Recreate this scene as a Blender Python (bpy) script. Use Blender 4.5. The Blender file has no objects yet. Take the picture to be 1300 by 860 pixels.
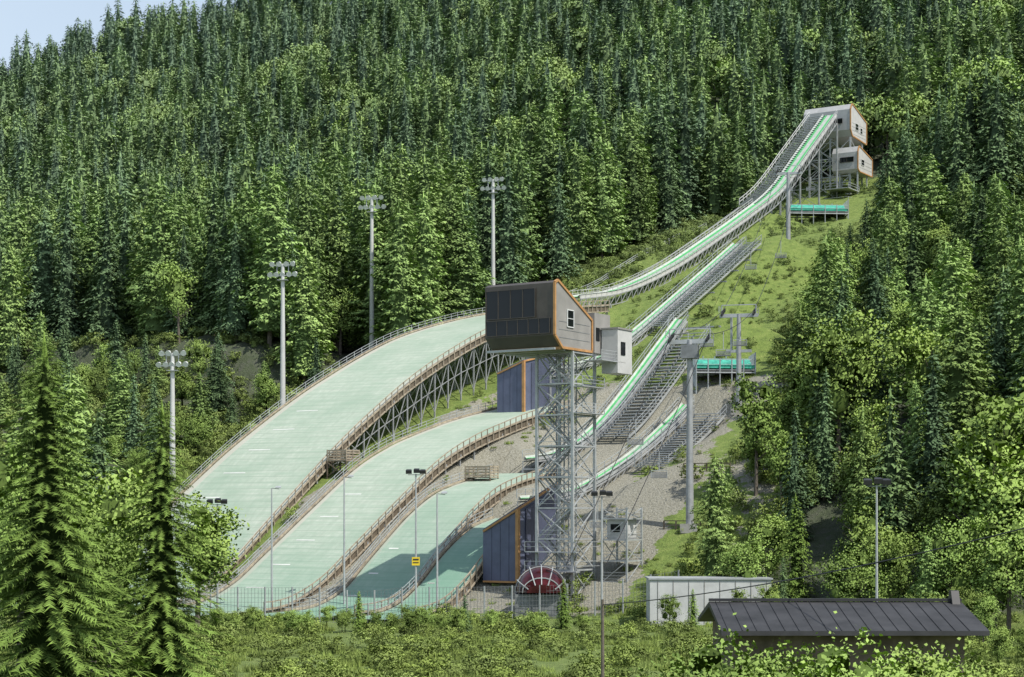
import bpy, math, random, bisect
from mathutils import Vector, Matrix, noise
random.seed(7)
U=random.uniform
F=2257.0; VH=650.0; ZC=10.0
scene=bpy.context.scene
COL=scene.collection
def P(u,v,D): return Vector(((u-650)*D/F, D, ZC+(VH-v)*D/F))
HX,HY=-.537,-.844
TX,TY=.844,-.537
def ST(s,t,z=0): return Vector((11+HX*s+TX*t, 330+HY*s+TY*t, z))
def st_of(x,y): return ((x-11)*HX+(y-330)*HY, (x-11)*TX+(y-330)*TY)
def proj(p): return (650+p[0]/p[1]*F, VH-(p[2]-ZC)/p[1]*F)
def interp(tab):
    xs=[a for a,b in tab]; ys=[b for a,b in tab]; n=len(xs)
    m=[]
    for i in range(n):
        if i==0: m.append((ys[1]-ys[0])/(xs[1]-xs[0]))
        elif i==n-1: m.append((ys[-1]-ys[-2])/(xs[-1]-xs[-2]))
        else:
            a=(ys[i]-ys[i-1])/(xs[i]-xs[i-1]); b=(ys[i+1]-ys[i])/(xs[i+1]-xs[i]); m.append((a+b)/2)
    def f(x):
        if x<=xs[0]: return ys[0]+m[0]*(x-xs[0])
        if x>=xs[-1]: return ys[-1]+m[-1]*(x-xs[-1])
        i=bisect.bisect_right(xs,x)-1; h=xs[i+1]-xs[i]; t=(x-xs[i])/h
        return ((2*t**3-3*t*t+1)*ys[i]+(t**3-2*t*t+t)*h*m[i]+(-2*t**3+3*t*t)*ys[i+1]+(t**3-t*t)*h*m[i+1])
    return f
def lin(tab):
    xs=[a for a,b in tab]; ys=[b for a,b in tab]
    def f(x):
        if x<=xs[0]: return ys[0]
        if x>=xs[-1]: return ys[-1]
        i=bisect.bisect_right(xs,x)-1
        return ys[i]+(ys[i+1]-ys[i])*(x-xs[i])/(xs[i+1]-xs[i])
    return f
def sm(a,b,x):
    t=max(0,min(1,(x-a)/(b-a))); return t*t*(3-2*t)
# ------------------------------------------------------------ jump data
J=[
 dict(n='large', land=interp([(3,47.3),(14.3,45.8),(28.6,42.8),(42.6,38.9),(53.3,34.7),(63.6,29.9),(73.2,24.5),(82,19),(88,14.8),(97,8.3),(105,2.5),(110,-.2),(116,-1.7),(126,-1.75),(140,-1.75)]),
      l0=3,l1=140, tl=lin([(60,-9.5),(112,-14)]), tr=lambda s:9.5,
      run=interp([(-124,107),(-108,95.3),(-92.2,84),(-75,75.6),(-59.5,68.7),(-36,58.9),(-16.4,52.7),(0,49.8)]), r0=-124,r1=0,tc=0.0,
      stairs=(-5.2,-0.9,-124,-84), tw=1.7, fill=(-86,-2,2.9)),
 dict(n='medium', land=interp([(47,26.6),(61,23.9),(69,21.9),(77,19.6),(85,16.4),(95.7,10.2),(105.8,4),(111,.9),(118,-1.5),(126,-1.75),(140,-1.75)]),
      l0=48,l1=136, tl=lambda s:15.5, tr=lambda s:29.5,
      run=interp([(-24,61),(-.6,49.2),(18.5,39.8),(26.6,36.2),(36,33.8),(46.6,32.6)]), r0=-24,r1=46.6,tc=22.5,
      stairs=(24.4,27.4,-24,14), tw=.9, fill=(-32,40,1.6)),
 dict(n='small', land=interp([(76,15.5),(87,13.5),(92,12.1),(97.3,9.5),(101.8,6.6),(106,3.7),(111,.3),(116,-1.4),(123,-1.75),(132,-1.75)]),
      l0=77,l1=130, tl=lambda s:33, tr=lambda s:43,
      run=interp([(28,42.2),(37,35.9),(46,29.5),(55.3,23.4),(63,19.8),(70,18),(75.5,17.4)]), r0=30,r1=75.5,tc=38.0,
      stairs=(40.0,45.0,34,60), tw=.9, fill=(26,72,1.6)),
 dict(n='smallest', land=interp([(95,9.4),(102,7.7),(107.5,4.8),(112.5,1.3),(117,-.9),(122,-1.75),(130,-1.75)]),
      l0=96,l1=128, tl=lambda s:45.5, tr=lambda s:52,
      run=interp([(48,26.4),(54,23.2),(63,19),(72.6,15.4),(81,13),(88,12),(94,11.7)]), r0=49,r1=94,tc=48.7,
      stairs=(51.5,56.5,52,70), tw=.8, fill=(46,90,1.6))]
PT=lin([(-130,86),(-120,84),(-92,75),(-60,66.3),(-36,56.6),(-16,50.3),(0,44),(20,38),(40,31),(50,28),(61,23),(69,20.5),(87,14),(97,8),(105,3),(112,.2),(116,-1.5),(125,-2),(300,-2)])
def prof(s):
    if s<-130: return 86+(-130-s)*.5
    return (PT(s-3)+PT(s)+PT(s+3))/3
def terrain(x,y):
    s,t=st_of(x,y)
    z=prof(s)
    if y>400:
        yy=min(y,820)
        sy,_=st_of(x,820)
        sr,_=st_of(x,yy)
        k=((yy-400)/420)**1.1
        z=prof(sr)+k*((260+.237*x)-prof(sy))
        if y>820: z-=(y-820)*.3
    wgt=max(sm(30,80,abs(t-28)-40), sm(-135,-200,s))
    if y>150: z+=wgt*sm(150,330,y)*(7*noise.noise(Vector((x*.014,y*.014,0)))+2.2*noise.noise(Vector((x*.05,y*.05,3))))
    if y>230 : z+= .6*noise.noise(Vector((x*.12,y*.12,8)))
    if s>20: 
        z+= 5*sm(-28,-50,t)*sm(95,60,s)*sm(20,40,s)
    bank=sm(-26,-40,t)*sm(-112,-98,t)
    if bank>0:
        ss_=s+5*noise.noise(Vector((x*.07,y*.07,4)))+2.5*noise.noise(Vector((x*.25,y*.25,2)))
        z+=bank*(5.5*sm(47,43,ss_)*sm(5,38,ss_)+1.8*noise.noise(Vector((x*.35,y*.35,z*.35)))*sm(58,50,s)*sm(34,42,s))
    if y<60: z=-2+9.3*sm(50,2,y)
    if -60<t-20<70 and s<142:
        for j in J:
            f0,f1,fd=j['fill']
            a=min(j['tc']-j['tw'],j['stairs'][0]); b=max(j['tc']+j['tw'],j['stairs'][1])
            d=max(a-1-t,t-b-1,0)
            if f0-6<s<f1+6 and d<22:
                ds=max(f0-s,s-f1,0)
                z=max(z,j['run'](max(f0,min(s,f1)))-fd-d*.5-ds*.9)
        for j in J:
            if s>=j['l0']-3 and s<=j['l1']+3:
                a=j['tl'](s); b=j['tr'](s); d=max(a-.8-t,t-b-.8,0)
                z=min(z,j['land'](min(s,j['l1']))-.55+d*.9)
            if j['r0']<s<j['r1']+2:
                a=min(j['tc']-j['tw'],j['stairs'][0]); b=max(j['tc']+j['tw'],j['stairs'][1])
                d=max(a-.5-t,t-b-.5,0)
                z=min(z,j['run'](min(s,j['r1']))-1.1+d*.9)
    return z
# ------------------------------------------------------------ materials
def newmat(name):
    m=bpy.data.materials.new(name); m.use_nodes=True
    nt=m.node_tree; nt.nodes.clear()
    o=nt.nodes.new('ShaderNodeOutputMaterial')
    return m,nt,o
def N(nt,t,**kw):
    n=nt.nodes.new(t)
    for k,v in kw.items(): setattr(n,k,v)
    return n
def setin(n,**kw):
    for k,v in kw.items(): n.inputs[k].default_value=v
def ramp(nt,fac,stops):
    r=N(nt,'ShaderNodeValToRGB'); e=r.color_ramp.elements
    while len(e)<len(stops): e.new(.5)
    for i,(p,c) in enumerate(stops):
        e[i].position=p; e[i].color=(*c,1)
    nt.links.new(fac,r.inputs[0]); return r.outputs[0]
def mix(nt,fac,a,b,bt='MIX'):
    m=N(nt,'ShaderNodeMix',data_type='RGBA',blend_type=bt)
    for sock,val in ((0,fac),(6,a),(7,b)):
        if isinstance(val,bpy.types.NodeSocket): nt.links.new(val,m.inputs[sock])
        else: m.inputs[sock].default_value=val if sock==0 else ((*val,1) if len(val)==3 else val)
    return m.outputs[2]
def math_(nt,op,a,b=None,c=None):
    m=N(nt,'ShaderNodeMath',operation=op)
    for i,v in enumerate((a,b,c)):
        if v is None: continue
        if isinstance(v,bpy.types.NodeSocket): nt.links.new(v,m.inputs[i])
        else: m.inputs[i].default_value=v
    return m.outputs[0]
def noise_(nt,vec,scale,detail=4,rough=.6):
    n=N(nt,'ShaderNodeTexNoise'); n.inputs['Scale'].default_value=scale; n.inputs['Detail'].default_value=detail; n.inputs['Roughness'].default_value=rough
    if vec is not None: nt.links.new(vec,n.inputs['Vector'])
    return n.outputs[0]
def solid(name,col,rough=.6,metal=0,var=.25,scale=1.2,bump=0):
    m,nt,o=newmat(name)
    b=N(nt,'ShaderNodeBsdfPrincipled'); setin(b,Roughness=rough,Metallic=metal)
    tc=N(nt,'ShaderNodeTexCoord')
    nz=noise_(nt,tc.outputs['Object'],scale,3,.65)
    lo=tuple(c*(1-var) for c in col); hi=tuple(min(1,c*(1+var)) for c in col)
    nt.links.new(ramp(nt,nz,[(.3,lo),(.7,hi)]),b.inputs['Base Color'])
    if bump:
        bp=N(nt,'ShaderNodeBump'); setin(bp,Strength=bump,Distance=.05)
        nt.links.new(noise_(nt,tc.outputs['Object'],scale*8),bp.inputs['Height']); nt.links.new(bp.outputs[0],b.inputs['Normal'])
    nt.links.new(b.outputs[0],o.inputs[0]); return m
def foliage(name,c0,c1,hue=None,dark=.5,haze=(.20,.28,.20)):
    m,nt,o=newmat(name)
    uv=N(nt,'ShaderNodeUVMap'); sp=N(nt,'ShaderNodeSeparateXYZ'); nt.links.new(uv.outputs[0],sp.inputs[0])
    oi=N(nt,'ShaderNodeObjectInfo')
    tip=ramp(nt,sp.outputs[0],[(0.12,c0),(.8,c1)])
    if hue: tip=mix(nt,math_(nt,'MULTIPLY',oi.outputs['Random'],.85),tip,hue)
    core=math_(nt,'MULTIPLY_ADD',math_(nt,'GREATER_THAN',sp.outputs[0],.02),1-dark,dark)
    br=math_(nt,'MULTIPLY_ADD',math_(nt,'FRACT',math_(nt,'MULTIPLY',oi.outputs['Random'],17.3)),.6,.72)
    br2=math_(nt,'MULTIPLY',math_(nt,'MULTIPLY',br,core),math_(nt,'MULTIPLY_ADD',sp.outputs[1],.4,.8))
    vm=N(nt,'ShaderNodeVectorMath',operation='SCALE'); nt.links.new(tip,vm.inputs[0]); nt.links.new(br2,vm.inputs['Scale'])
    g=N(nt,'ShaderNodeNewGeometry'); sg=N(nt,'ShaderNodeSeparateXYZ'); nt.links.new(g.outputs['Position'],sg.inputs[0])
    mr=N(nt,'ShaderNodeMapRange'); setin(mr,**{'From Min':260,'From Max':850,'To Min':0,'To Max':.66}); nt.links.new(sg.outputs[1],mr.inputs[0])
    col=mix(nt,mr.outputs[0],vm.outputs[0],haze)  # aerial haze painted into the foliage colour, stronger with world Y
    d=N(nt,'ShaderNodeBsdfDiffuse'); nt.links.new(col,d.inputs[0])
    nt.links.new(d.outputs[0],o.inputs[0])
    return m
M={}
M['steel']=solid('galvanised_steel',(.40,.42,.43),.5,.2,.2,.8)
M['steelt']=solid('tower_steel',(.34,.35,.36),.5,.2,.2,.8)
M['steeld']=solid('weathered_steel',(.2,.21,.22),.55,.2,.25,.8)
M['white']=solid('white_paint',(.66,.67,.66),.5,0,.1,.5)
M['mark']=solid('worn_line_paint',(.62,.64,.60),.7,0,.12,.5)
M['wood']=solid('raw_timber',(.33,.28,.21),.8,0,.4,1.5,.3)
M['woodd']=solid('dark_timber',(.13,.105,.075),.85,0,.4,1.2,.3)
M['concrete']=solid('concrete',(.36,.35,.33),.85,0,.2,.7,.2)
M['bronze']=solid('bronze_cladding',(.08,.068,.058),.45,.1,.2,.6)
M['grey']=solid('grey_cladding',(.27,.26,.245),.55,0,.12,.5)
M['mgrey']=solid('mid_grey_cladding',(.40,.40,.40),.55,0,.12,.5)
M['lgrey']=solid('light_grey_cladding',(.5,.5,.49),.55,0,.1,.5)
M['orange']=solid('orange_brown_trim',(.43,.23,.09),.6,0,.2,1)
M['blue']=solid('slate_blue_panel',(.105,.12,.19),.5,0,.15,.6)
M['bluej']=solid('slate_blue_joint',(.07,.08,.13),.5,0,.15,.6)
M['greennet']=solid('turquoise_net',(.05,.35,.26),.75,0,.35,1)
M['dark']=solid('dark_metal',(.03,.03,.033),.5,.1,.2,1)
M['yellow']=solid('yellow_paint',(.75,.55,.03),.5,0,.1,1)
M['roof']=solid('dark_roof_sheet',(.04,.04,.043),.65,.1,.4,.7)
M['plaster']=solid('pale_plaster',(.5,.51,.51),.8,0,.15,.5)
M['bark']=solid('bark',(.13,.11,.09),.9,0,.3,2)
M['red']=solid('dark_red_cover',(.055,.012,.016),.08,0,.5,.8)
def glass():
    m,nt,o=newmat('dark_glass'); b=N(nt,'ShaderNodeBsdfPrincipled'); setin(b,Roughness=.08)
    b.inputs['Base Color'].default_value=(.01,.012,.014,1); b.inputs['Specular IOR Level'].default_value=.35; nt.links.new(b.outputs[0],o.inputs[0]); return m
M['glass']=glass()
def matting(name,edge):
    m,nt,o=newmat(name); b=N(nt,'ShaderNodeBsdfPrincipled'); setin(b,Roughness=.75)
    uv=N(nt,'ShaderNodeUVMap'); uv.uv_map='UVMap'; sp=N(nt,'ShaderNodeSeparateXYZ'); nt.links.new(uv.outputs[0],sp.inputs[0])
    mp=N(nt,'ShaderNodeMapping'); nt.links.new(uv.outputs[0],mp.inputs[0]); mp.inputs['Scale'].default_value=(.5,1.1,1)
    n1=noise_(nt,mp.outputs[0],1.0,6,.75)
    mp2=N(nt,'ShaderNodeMapping'); nt.links.new(uv.outputs[0],mp2.inputs[0]); mp2.inputs['Scale'].default_value=(2.2,.10,1)
    n2=noise_(nt,mp2.outputs[0],1.0,5,.7)
    n3=noise_(nt,uv.outputs[0],.12,4,.6)
    row=math_(nt,'FRACT',math_(nt,'MULTIPLY',sp.outputs[0],.8))
    rowm=math_(nt,'LESS_THAN',row,.16)
    c=ramp(nt,n1,[(.3,(.33,.38,.31)),(.5,(.41,.465,.385)),(.7,(.50,.54,.465))])
    c=mix(nt,ramp(nt,n2,[(.4,(0,0,0)),(.62,(.8,.8,.8))]),c,(.31,.40,.31))
    c=mix(nt,ramp(nt,n3,[(.42,(0,0,0)),(.68,(.6,.6,.6))]),c,(.25,.35,.26))
    c=mix(nt,math_(nt,'MULTIPLY',rowm,.3),c,(.22,.28,.22))
    e=N(nt,'ShaderNodeUVMap'); e.uv_map='edge'; se=N(nt,'ShaderNodeSeparateXYZ'); nt.links.new(e.outputs[0],se.inputs[0])
    ew=math_(nt,'MULTIPLY',math_(nt,'GREATER_THAN',se.outputs[0],edge),.75)
    c=mix(nt,ew,c,(.46,.44,.38))
    c=mix(nt,math_(nt,'MULTIPLY',se.outputs[1],.6),c,(.10,.27,.19))
    nt.links.new(c,b.inputs['Base Color'])
    bp=N(nt,'ShaderNodeBump'); setin(bp,Strength=.3,Distance=.05); nt.links.new(math_(nt,'ADD',row,n1),bp.inputs['Height']); nt.links.new(bp.outputs[0],b.inputs['Normal'])
    nt.links.new(b.outputs[0],o.inputs[0]); return m
M['matting']=matting('plastic_matting',.88)
def trackmat():
    m,nt,o=newmat('inrun_track'); b=N(nt,'ShaderNodeBsdfPrincipled'); setin(b,Roughness=.55)
    e=N(nt,'ShaderNodeUVMap'); e.uv_map='edge'; se=N(nt,'ShaderNodeSeparateXYZ'); nt.links.new(e.outputs[0],se.inputs[0])
    uv=N(nt,'ShaderNodeUVMap'); uv.uv_map='UVMap'
    n1=noise_(nt,uv.outputs[0],1.2,4)
    g=ramp(nt,n1,[(.3,(.05,.34,.10)),(.7,(.12,.48,.18))])
    w=ramp(nt,n1,[(.3,(.33,.36,.33)),(.7,(.50,.52,.48))])
    band=math_(nt,'LESS_THAN',math_(nt,'ABSOLUTE',math_(nt,'SUBTRACT',se.outputs[0],.55)),.24)
    c=mix(nt,band,w,g)
    nt.links.new(c,b.inputs['Base Color']); nt.links.new(b.outputs[0],o.inputs[0]); return m
M['track']=trackmat()
# ------------------------------------------------------------ mesh builder
class MB:
    def __init__(s): s.v=[]; s.f=[]
    def add(s,vs,fs):
        n=len(s.v); s.v+= [Vector(a) for a in vs]; s.f+=[tuple(i+n for i in f) for f in fs]
    def beam(s,p,q,w,h=None):
        p=Vector(p);q=Vector(q); h=h or w; d=q-p
        if d.length<1e-5: return
        d.normalize(); up=Vector((0,0,1)) if abs(d.z)<.95 else Vector((TX,TY,0))
        a=d.cross(up).normalized(); b=a.cross(d).normalized()
        a*=w/2; b*=h/2
        s.add([p-a-b,p+a-b,p+a+b,p-a+b,q-a-b,q+a-b,q+a+b,q-a+b],[(0,1,2,3),(7,6,5,4),(0,4,5,1),(1,5,6,2),(2,6,7,3),(3,7,4,0)])
    def cyl(s,p,q,r0,r1=None,n=10):
        p=Vector(p);q=Vector(q); r1=r0 if r1 is None else r1; d=(q-p).normalized()
        up=Vector((0,0,1)) if abs(d.z)<.95 else Vector((1,0,0))
        a=d.cross(up).normalized(); b=a.cross(d)
        vs=[];
        for i in range(n):
            c=math.cos(2*math.pi*i/n); e=math.sin(2*math.pi*i/n)
            vs.append(p+(a*c+b*e)*r0)
        for i in range(n):
            c=math.cos(2*math.pi*i/n); e=math.sin(2*math.pi*i/n)
            vs.append(q+(a*c+b*e)*r1)
        fs=[(i,(i+1)%n,n+(i+1)%n,n+i) for i in range(n)]+[tuple(range(n))[::-1],tuple(range(n,2*n))]
        s.add(vs,fs)
    def obox(s,c,x,y,z):
        c=Vector(c);x=Vector(x);y=Vector(y);z=Vector(z)
        s.add([c,c+x,c+x+y,c+y,c+z,c+x+z,c+x+y+z,c+y+z],[(3,2,1,0),(4,5,6,7),(0,1,5,4),(1,2,6,5),(2,3,7,6),(3,0,4,7)])
    def prism(s,pts,vec):
        n=len(pts); pts=[Vector(p) for p in pts]; vec=Vector(vec)
        s.add(pts+[p+vec for p in pts],[tuple(range(n))[::-1],tuple(range(n,2*n))]+[(i,(i+1)%n,n+(i+1)%n,n+i) for i in range(n)])
    def polyline(s,pts,w,h=None):
        for a,b in zip(pts,pts[1:]): s.beam(a,b,w,h)
    def strip(s,pts,w,h):
        n=len(s.v); k=len(pts)
        for i,p in enumerate(pts):
            d=(pts[min(i+1,k-1)]-pts[max(i-1,0)]).normalized(); a=d.cross(Vector((0,0,1))).normalized()*w/2; b=a.normalized().cross(d).normalized()*h/2
            s.v+=[p-a-b,p+a-b,p+a+b,p-a+b]
        for i in range(k-1):
            q=n+4*i
            for m in range(4): s.f.append((q+m,q+4+m,q+4+(m+1)%4,q+(m+1)%4))
        s.f+=[(n,n+1,n+2,n+3),(n+4*k-1,n+4*k-2,n+4*k-3,n+4*k-4)]
def mesh_of(name,v,f,mats,uv=None,uv2=None,mi=None,nrm=None):
    me=bpy.data.meshes.new(name); me.from_pydata([tuple(a) for a in v],[],f)
    for m in mats: me.materials.append(m)
    if uv or uv2:
        li=[0]*len(me.loops); me.loops.foreach_get('vertex_index',li)
        for nm,d in (('UVMap',uv),('edge',uv2)):
            if d:
                l=me.uv_layers.new(name=nm); flat=[]
                for i in li: flat+=[d[i][0],d[i][1]]
                l.data.foreach_set('uv',flat)
    if mi: me.polygons.foreach_set('material_index',mi)
    if nrm:
        me.polygons.foreach_set('use_smooth',[True]*len(me.polygons)); me.update()
        me.normals_split_custom_set_from_vertices(nrm)
    me.update(); return me
class Thing:
    def __init__(s,name,label,cat,loc,group=None):
        s.e=bpy.data.objects.new(name,None); s.e.location=loc; s.e.empty_display_size=.5; COL.objects.link(s.e)
        s.e['label']=label; s.e['category']=cat
        if group: s.e['group']=group
        s.loc=Vector(loc)
    def part(s,name,mb,mat,label=None,uv=None,uv2=None,parent=None):
        me=mesh_of(name,[v-s.loc for v in mb.v],mb.f,[M[mat]] if isinstance(mat,str) else [mat],uv,uv2)
        o=bpy.data.objects.new(name,me); COL.objects.link(o); o.parent=parent or s.e
        if label: o['label']=label
        return o
def clone(e,loc,label=None,rz=0,scale=None):
    n=e.copy(); COL.objects.link(n); n.location=loc; 
    if rz: n.rotation_euler=(0,0,rz)
    if scale: n.scale=(scale,)*3
    if label: n['label']=label
    for c in e.children:
        k=c.copy(); COL.objects.link(k); k.parent=n
        for g in c.children:
            gg=g.copy(); COL.objects.link(gg); gg.parent=k
    return n
def railing(mb,pts,h=1.1,step=2.0,w=.08,n=2):
    for k in range(1,n+1):
        q=[p+Vector((0,0,h*k/n)) for p in pts]; mb.polyline(q,w*.8)
    acc=0; mb.beam(pts[0],pts[0]+Vector((0,0,h)),w)
    for a,b in zip(pts,pts[1:]):
        acc+=(b-a).length
        if acc>=step: mb.beam(b,b+Vector((0,0,h)),w); acc=0
def frange(a,b,st):
    n=max(1,round((b-a)/st)); return [a+(b-a)*i/n for i in range(n+1)]
# ------------------------------------------------------------ terrain
def arr(*segs):
    o=[]
    for a,b,st in segs: o+=[a+i*st for i in range(int(round((b-a)/st)))]
    o.append(segs[-1][1]); return o
xs=arr((-1600,-320,128),(-320,-120,8),(-120,120,2),(120,320,8),(320,1600,128))
ys=arr((-200,110,15.5),(110,460,2),(460,940,8),(940,2000,106))
V=[];cols=[]
tR=lin([(-140,40),(-120,42),(-90,42),(-40,41),(20,56),(56,70),(97,80),(125,82)])
for y in ys:
    for x in xs:
        V.append((x,y,terrain(x,y)))
        s,t=st_of(x,y)
        grass=0;grav=0
        if -140<s<118 and -30<t<tR(s)+6:
            grass=1
            grav=sm(22,50,s+ (t-40)*.1)*.85 if t>11 else .3*sm(30,60,s)
            if t>tR(s)-9: grav*=.6
        if y<215 and s>112: grass=.85; 
        n=noise.noise(Vector((x*.08,y*.08,5)))
        grav=max(0,min(1,grav+.5*n*(1 if grav>0 else 0)))
        cols.append((grav,grass,0,1))
nx=len(xs)
Fc=[(j*nx+i,j*nx+i+1,(j+1)*nx+i+1,(j+1)*nx+i) for j in range(len(ys)-1) for i in range(nx-1)]
m,nt,o=newmat('hillside_ground')
b=N(nt,'ShaderNodeBsdfPrincipled'); setin(b,Roughness=.95)
tc=N(nt,'ShaderNodeTexCoord'); pos=tc.outputs['Object']
at=N(nt,'ShaderNodeVertexColor',layer_name='zone'); sc=N(nt,'ShaderNodeSeparateColor'); nt.links.new(at.outputs[0],sc.inputs[0])
nA=noise_(nt,pos,.9,6,.7); nB=noise_(nt,pos,.12,4,.6); nC=noise_(nt,pos,4,4,.7)
forest=ramp(nt,nA,[(.3,(.04,.05,.03)),(.45,(.07,.09,.045)),(.6,(.085,.095,.065)),(.72,(.13,.125,.11)),(.85,(.18,.175,.165))])
grass=ramp(nt,nA,[(.25,(.09,.13,.03)),(.5,(.17,.24,.05)),(.7,(.24,.29,.08)),(.85,(.28,.25,.14))])
gravel=ramp(nt,nC,[(.25,(.15,.135,.11)),(.5,(.30,.28,.24)),(.8,(.46,.44,.4))])
c=mix(nt,sc.outputs[1],forest,grass)
gm=math_(nt,'MULTIPLY',math_(nt,'GREATER_THAN',math_(nt,'ADD',math_(nt,'ADD',sc.outputs[0],math_(nt,'MULTIPLY',nB,.7)),math_(nt,'MULTIPLY',nA,.8)),1.32),.9)
c=mix(nt,gm,c,gravel)
nt.links.new(c,b.inputs['Base Color'])
bp=N(nt,'ShaderNodeBump'); setin(bp,Strength=.8,Distance=.4); nt.links.new(math_(nt,'ADD',nA,nC),bp.inputs['Height']); nt.links.new(bp.outputs[0],b.inputs['Normal'])
nt.links.new(b.outputs[0],o.inputs[0])
me=mesh_of('hillside_terrain',V,Fc,[m])
ca=me.color_attributes.new('zone','FLOAT_COLOR','POINT'); ca.data.foreach_set('color',[q for c in cols for q in c])
me.polygons.foreach_set('use_smooth',[True]*len(me.polygons))
to=bpy.data.objects.new('hillside_terrain',me); COL.objects.link(to); to['kind']='structure'; to['label']='grassy and stony hillside rising into a forested mountain'; to['category']='hillside'
# ------------------------------------------------------------ ski jumps
Z=Vector((0,0,1))
labels={'large':'large ski jump with pale green matting and timber sides','medium':'medium ski jump with pale green matting beside the large one','small':'small ski jump with green matting and timber edge rail','smallest':'smallest ski jump with short green slope beside the tower'}
for ji,j in enumerate(J):
    T=Thing('ski_jump',labels[j['n']],'ski jump',ST(j['l0'],j['tc'],terrain(*ST(j['l0'],j['tc'])[:2])),'ski jumps on the hillside')
    L=j['land'];tl=j['tl'];tr=j['tr']
    ss=frange(j['l0'],j['l1'],1.0); nt_=12
    mb=MB();uv=[];uv2=[]
    for s in ss:
        for k in range(nt_+1):
            t=tl(s)+(tr(s)-tl(s))*k/nt_
            mb.v.append(ST(s,t,L(s))); uv.append((s,t)); uv2.append((abs(2*k/nt_-1), min(1,sm(96,120,s)*(1 if ji>1 else .6)+(.6 if ji==3 else .25 if ji==2 else 0))))
    mb.f=[(a*(nt_+1)+k,a*(nt_+1)+k+1,(a+1)*(nt_+1)+k+1,(a+1)*(nt_+1)+k) for a in range(len(ss)-1) for k in range(nt_)]
    T.part('landing_slope',mb,'matting',uv=uv,uv2=uv2)
    lo=j['l0']+ (j['l1']-j['l0'])*.5
    w=tr(60)-tl(60)
    for s in frange(lo,112,5 if ji==0 else 5):
        ta,tb=(tl(s)+w*.2,tl(s)+w*.42) if ji<2 else (tl(s)+w*.15,tl(s)+w*.3)
        mb=MB(); p=ST(s,ta,L(s)+.03); q=ST(s,tb,L(s)+.03); e=ST(s+.2,ta,L(s+.2)+.03)-p
        mb.add([p,q,q+e,p+e],[(0,1,2,3)]); T.part('distance_marking',mb,'mark')
    dense=frange(j['l0'],min(j['l1'],122),1.0)
    for side in (1,-1):
        wood=MB(); dk=MB()
        edge=(lambda s:tr(s)+.15) if side>0 else (lambda s:tl(s)-.15)
        for dz,h in ((1.05,.12),(.2,.26),(-.95,.18)):
            if side<0 and dz>1 : continue
            wood.strip([ST(s,edge(s),L(s)+dz) for s in dense],.12,h)
        for s in frange(dense[0],dense[-1],1.5 if ji<2 else 1.3):
            if side>0: wood.beam(ST(s,edge(s)+.08,L(s)-1.1),ST(s,edge(s)+.08,L(s)+1.1),.12)
        dk.strip([ST(s,edge(s)-side*.2,L(s)-.45) for s in dense],.08,.85)
        T.part('side_wall',wood,'wood'); T.part('skirt_board',dk,'woodd')
    mb=MB(); railing(mb,[ST(s,tl(s)-.35,L(s)) for s in dense],1.3,2.0,.07,3); T.part('handrail',mb,'steel')
    mb=MB(); prev=None
    for s in frange(j['l0'],min(112,j['l1']),3.6):
        z=L(s)-.75; mb.beam(ST(s,tl(s),z),ST(s,tr(s),z),.25,.35)
        cur=[]
        for t in (tr(s)-.2,(tr(s)*2+tl(s))/3,(tr(s)+2*tl(s))/3,tl(s)+.3):
            p=ST(s,t,0); g=terrain(p.x,p.y)-.4
            cur.append((ST(s,t,z),ST(s,t,g)))
            if z-g>.8: mb.beam(ST(s,t,z),ST(s,t,g),.2)
        if cur[0][0].z-cur[0][1].z>2: mb.beam(cur[0][0],cur[1][1],.1); mb.beam(cur[2][0],cur[1][1],.1)
        if prev:
            for a in (0,3):
                if cur[a][0].z-cur[a][1].z>2.2:
                    mb.beam(prev[a][0],cur[a][1]*.85+cur[a][0]*.15,.1); mb.beam(prev[a][1]*.85+prev[a][0]*.15,cur[a][0],.1)
                    mb.beam((prev[a][0]*.6+prev[a][1]*.4),(cur[a][0]*.6+cur[a][1]*.4),.1)
        prev=cur
    T.part('support_frame',mb,'steelt')
    R=j['run'];tc_=j['tc'];tw=j['tw']
    ss=frange(j['r0'],j['r1'],1.0)
    mb=MB();uv=[];uv2=[];K=8
    for s in ss:
        for k in range(K+1):
            f=2*k/K-1; mb.v.append(ST(s,tc_+tw*f,R(s)+(.35 if abs(f)>.99 else 0))); uv.append((s,tw*f)); uv2.append((abs(f),0))
    mb.f=[(a*(K+1)+k,a*(K+1)+k+1,(a+1)*(K+1)+k+1,(a+1)*(K+1)+k) for a in range(len(ss)-1) for k in range(K)]
    T.part('inrun_track',mb,'track',uv=uv,uv2=uv2)
    for sd in (1,-1):
        mb=MB(); mb.strip([ST(s,tc_+sd*(tw+.12),R(s)-.05) for s in ss],.12,.6 if ji==0 else .4); T.part('side_board',mb,'lgrey' if ji==0 else 'steel')
    a,b_,s0,s1=j['stairs']
    mb=MB()
    for s in frange(s0,s1,.8):
        p=ST(s,a,R(s)-.12); mb.obox(p,ST(0,b_-a)-ST(0,0),ST(.58,0)-ST(0,0),Vector((0,0,.1)))
    for tt in (a,b_,(a+b_)/2): mb.polyline([ST(s,tt,R(s)-.3) for s in frange(s0,s1,2)],.12,.3)
    T.part('stairway',mb,'steel')
    def rl(pts,h,w):
        mb=MB(); railing(mb,pts,h,2.0,w,2); T.part('railing',mb,'lgrey' if ji==0 else 'steel')
    if a<tc_: rl([ST(s,a-.1,R(s)) for s in frange(s0,s1,2)],1.4,.15)
    else:
        rl([ST(s,b_+.1,R(s)) for s in frange(s0,s1,2)],1.3,.07); rl([ST(s,a-.1,R(s)) for s in frange(s0,s1,2)],1.3,.07)
    rl([ST(s,tc_+tw+.4,R(s)) for s in frange(j['r0'],j['r1'],2)],1.15,.08)
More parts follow.
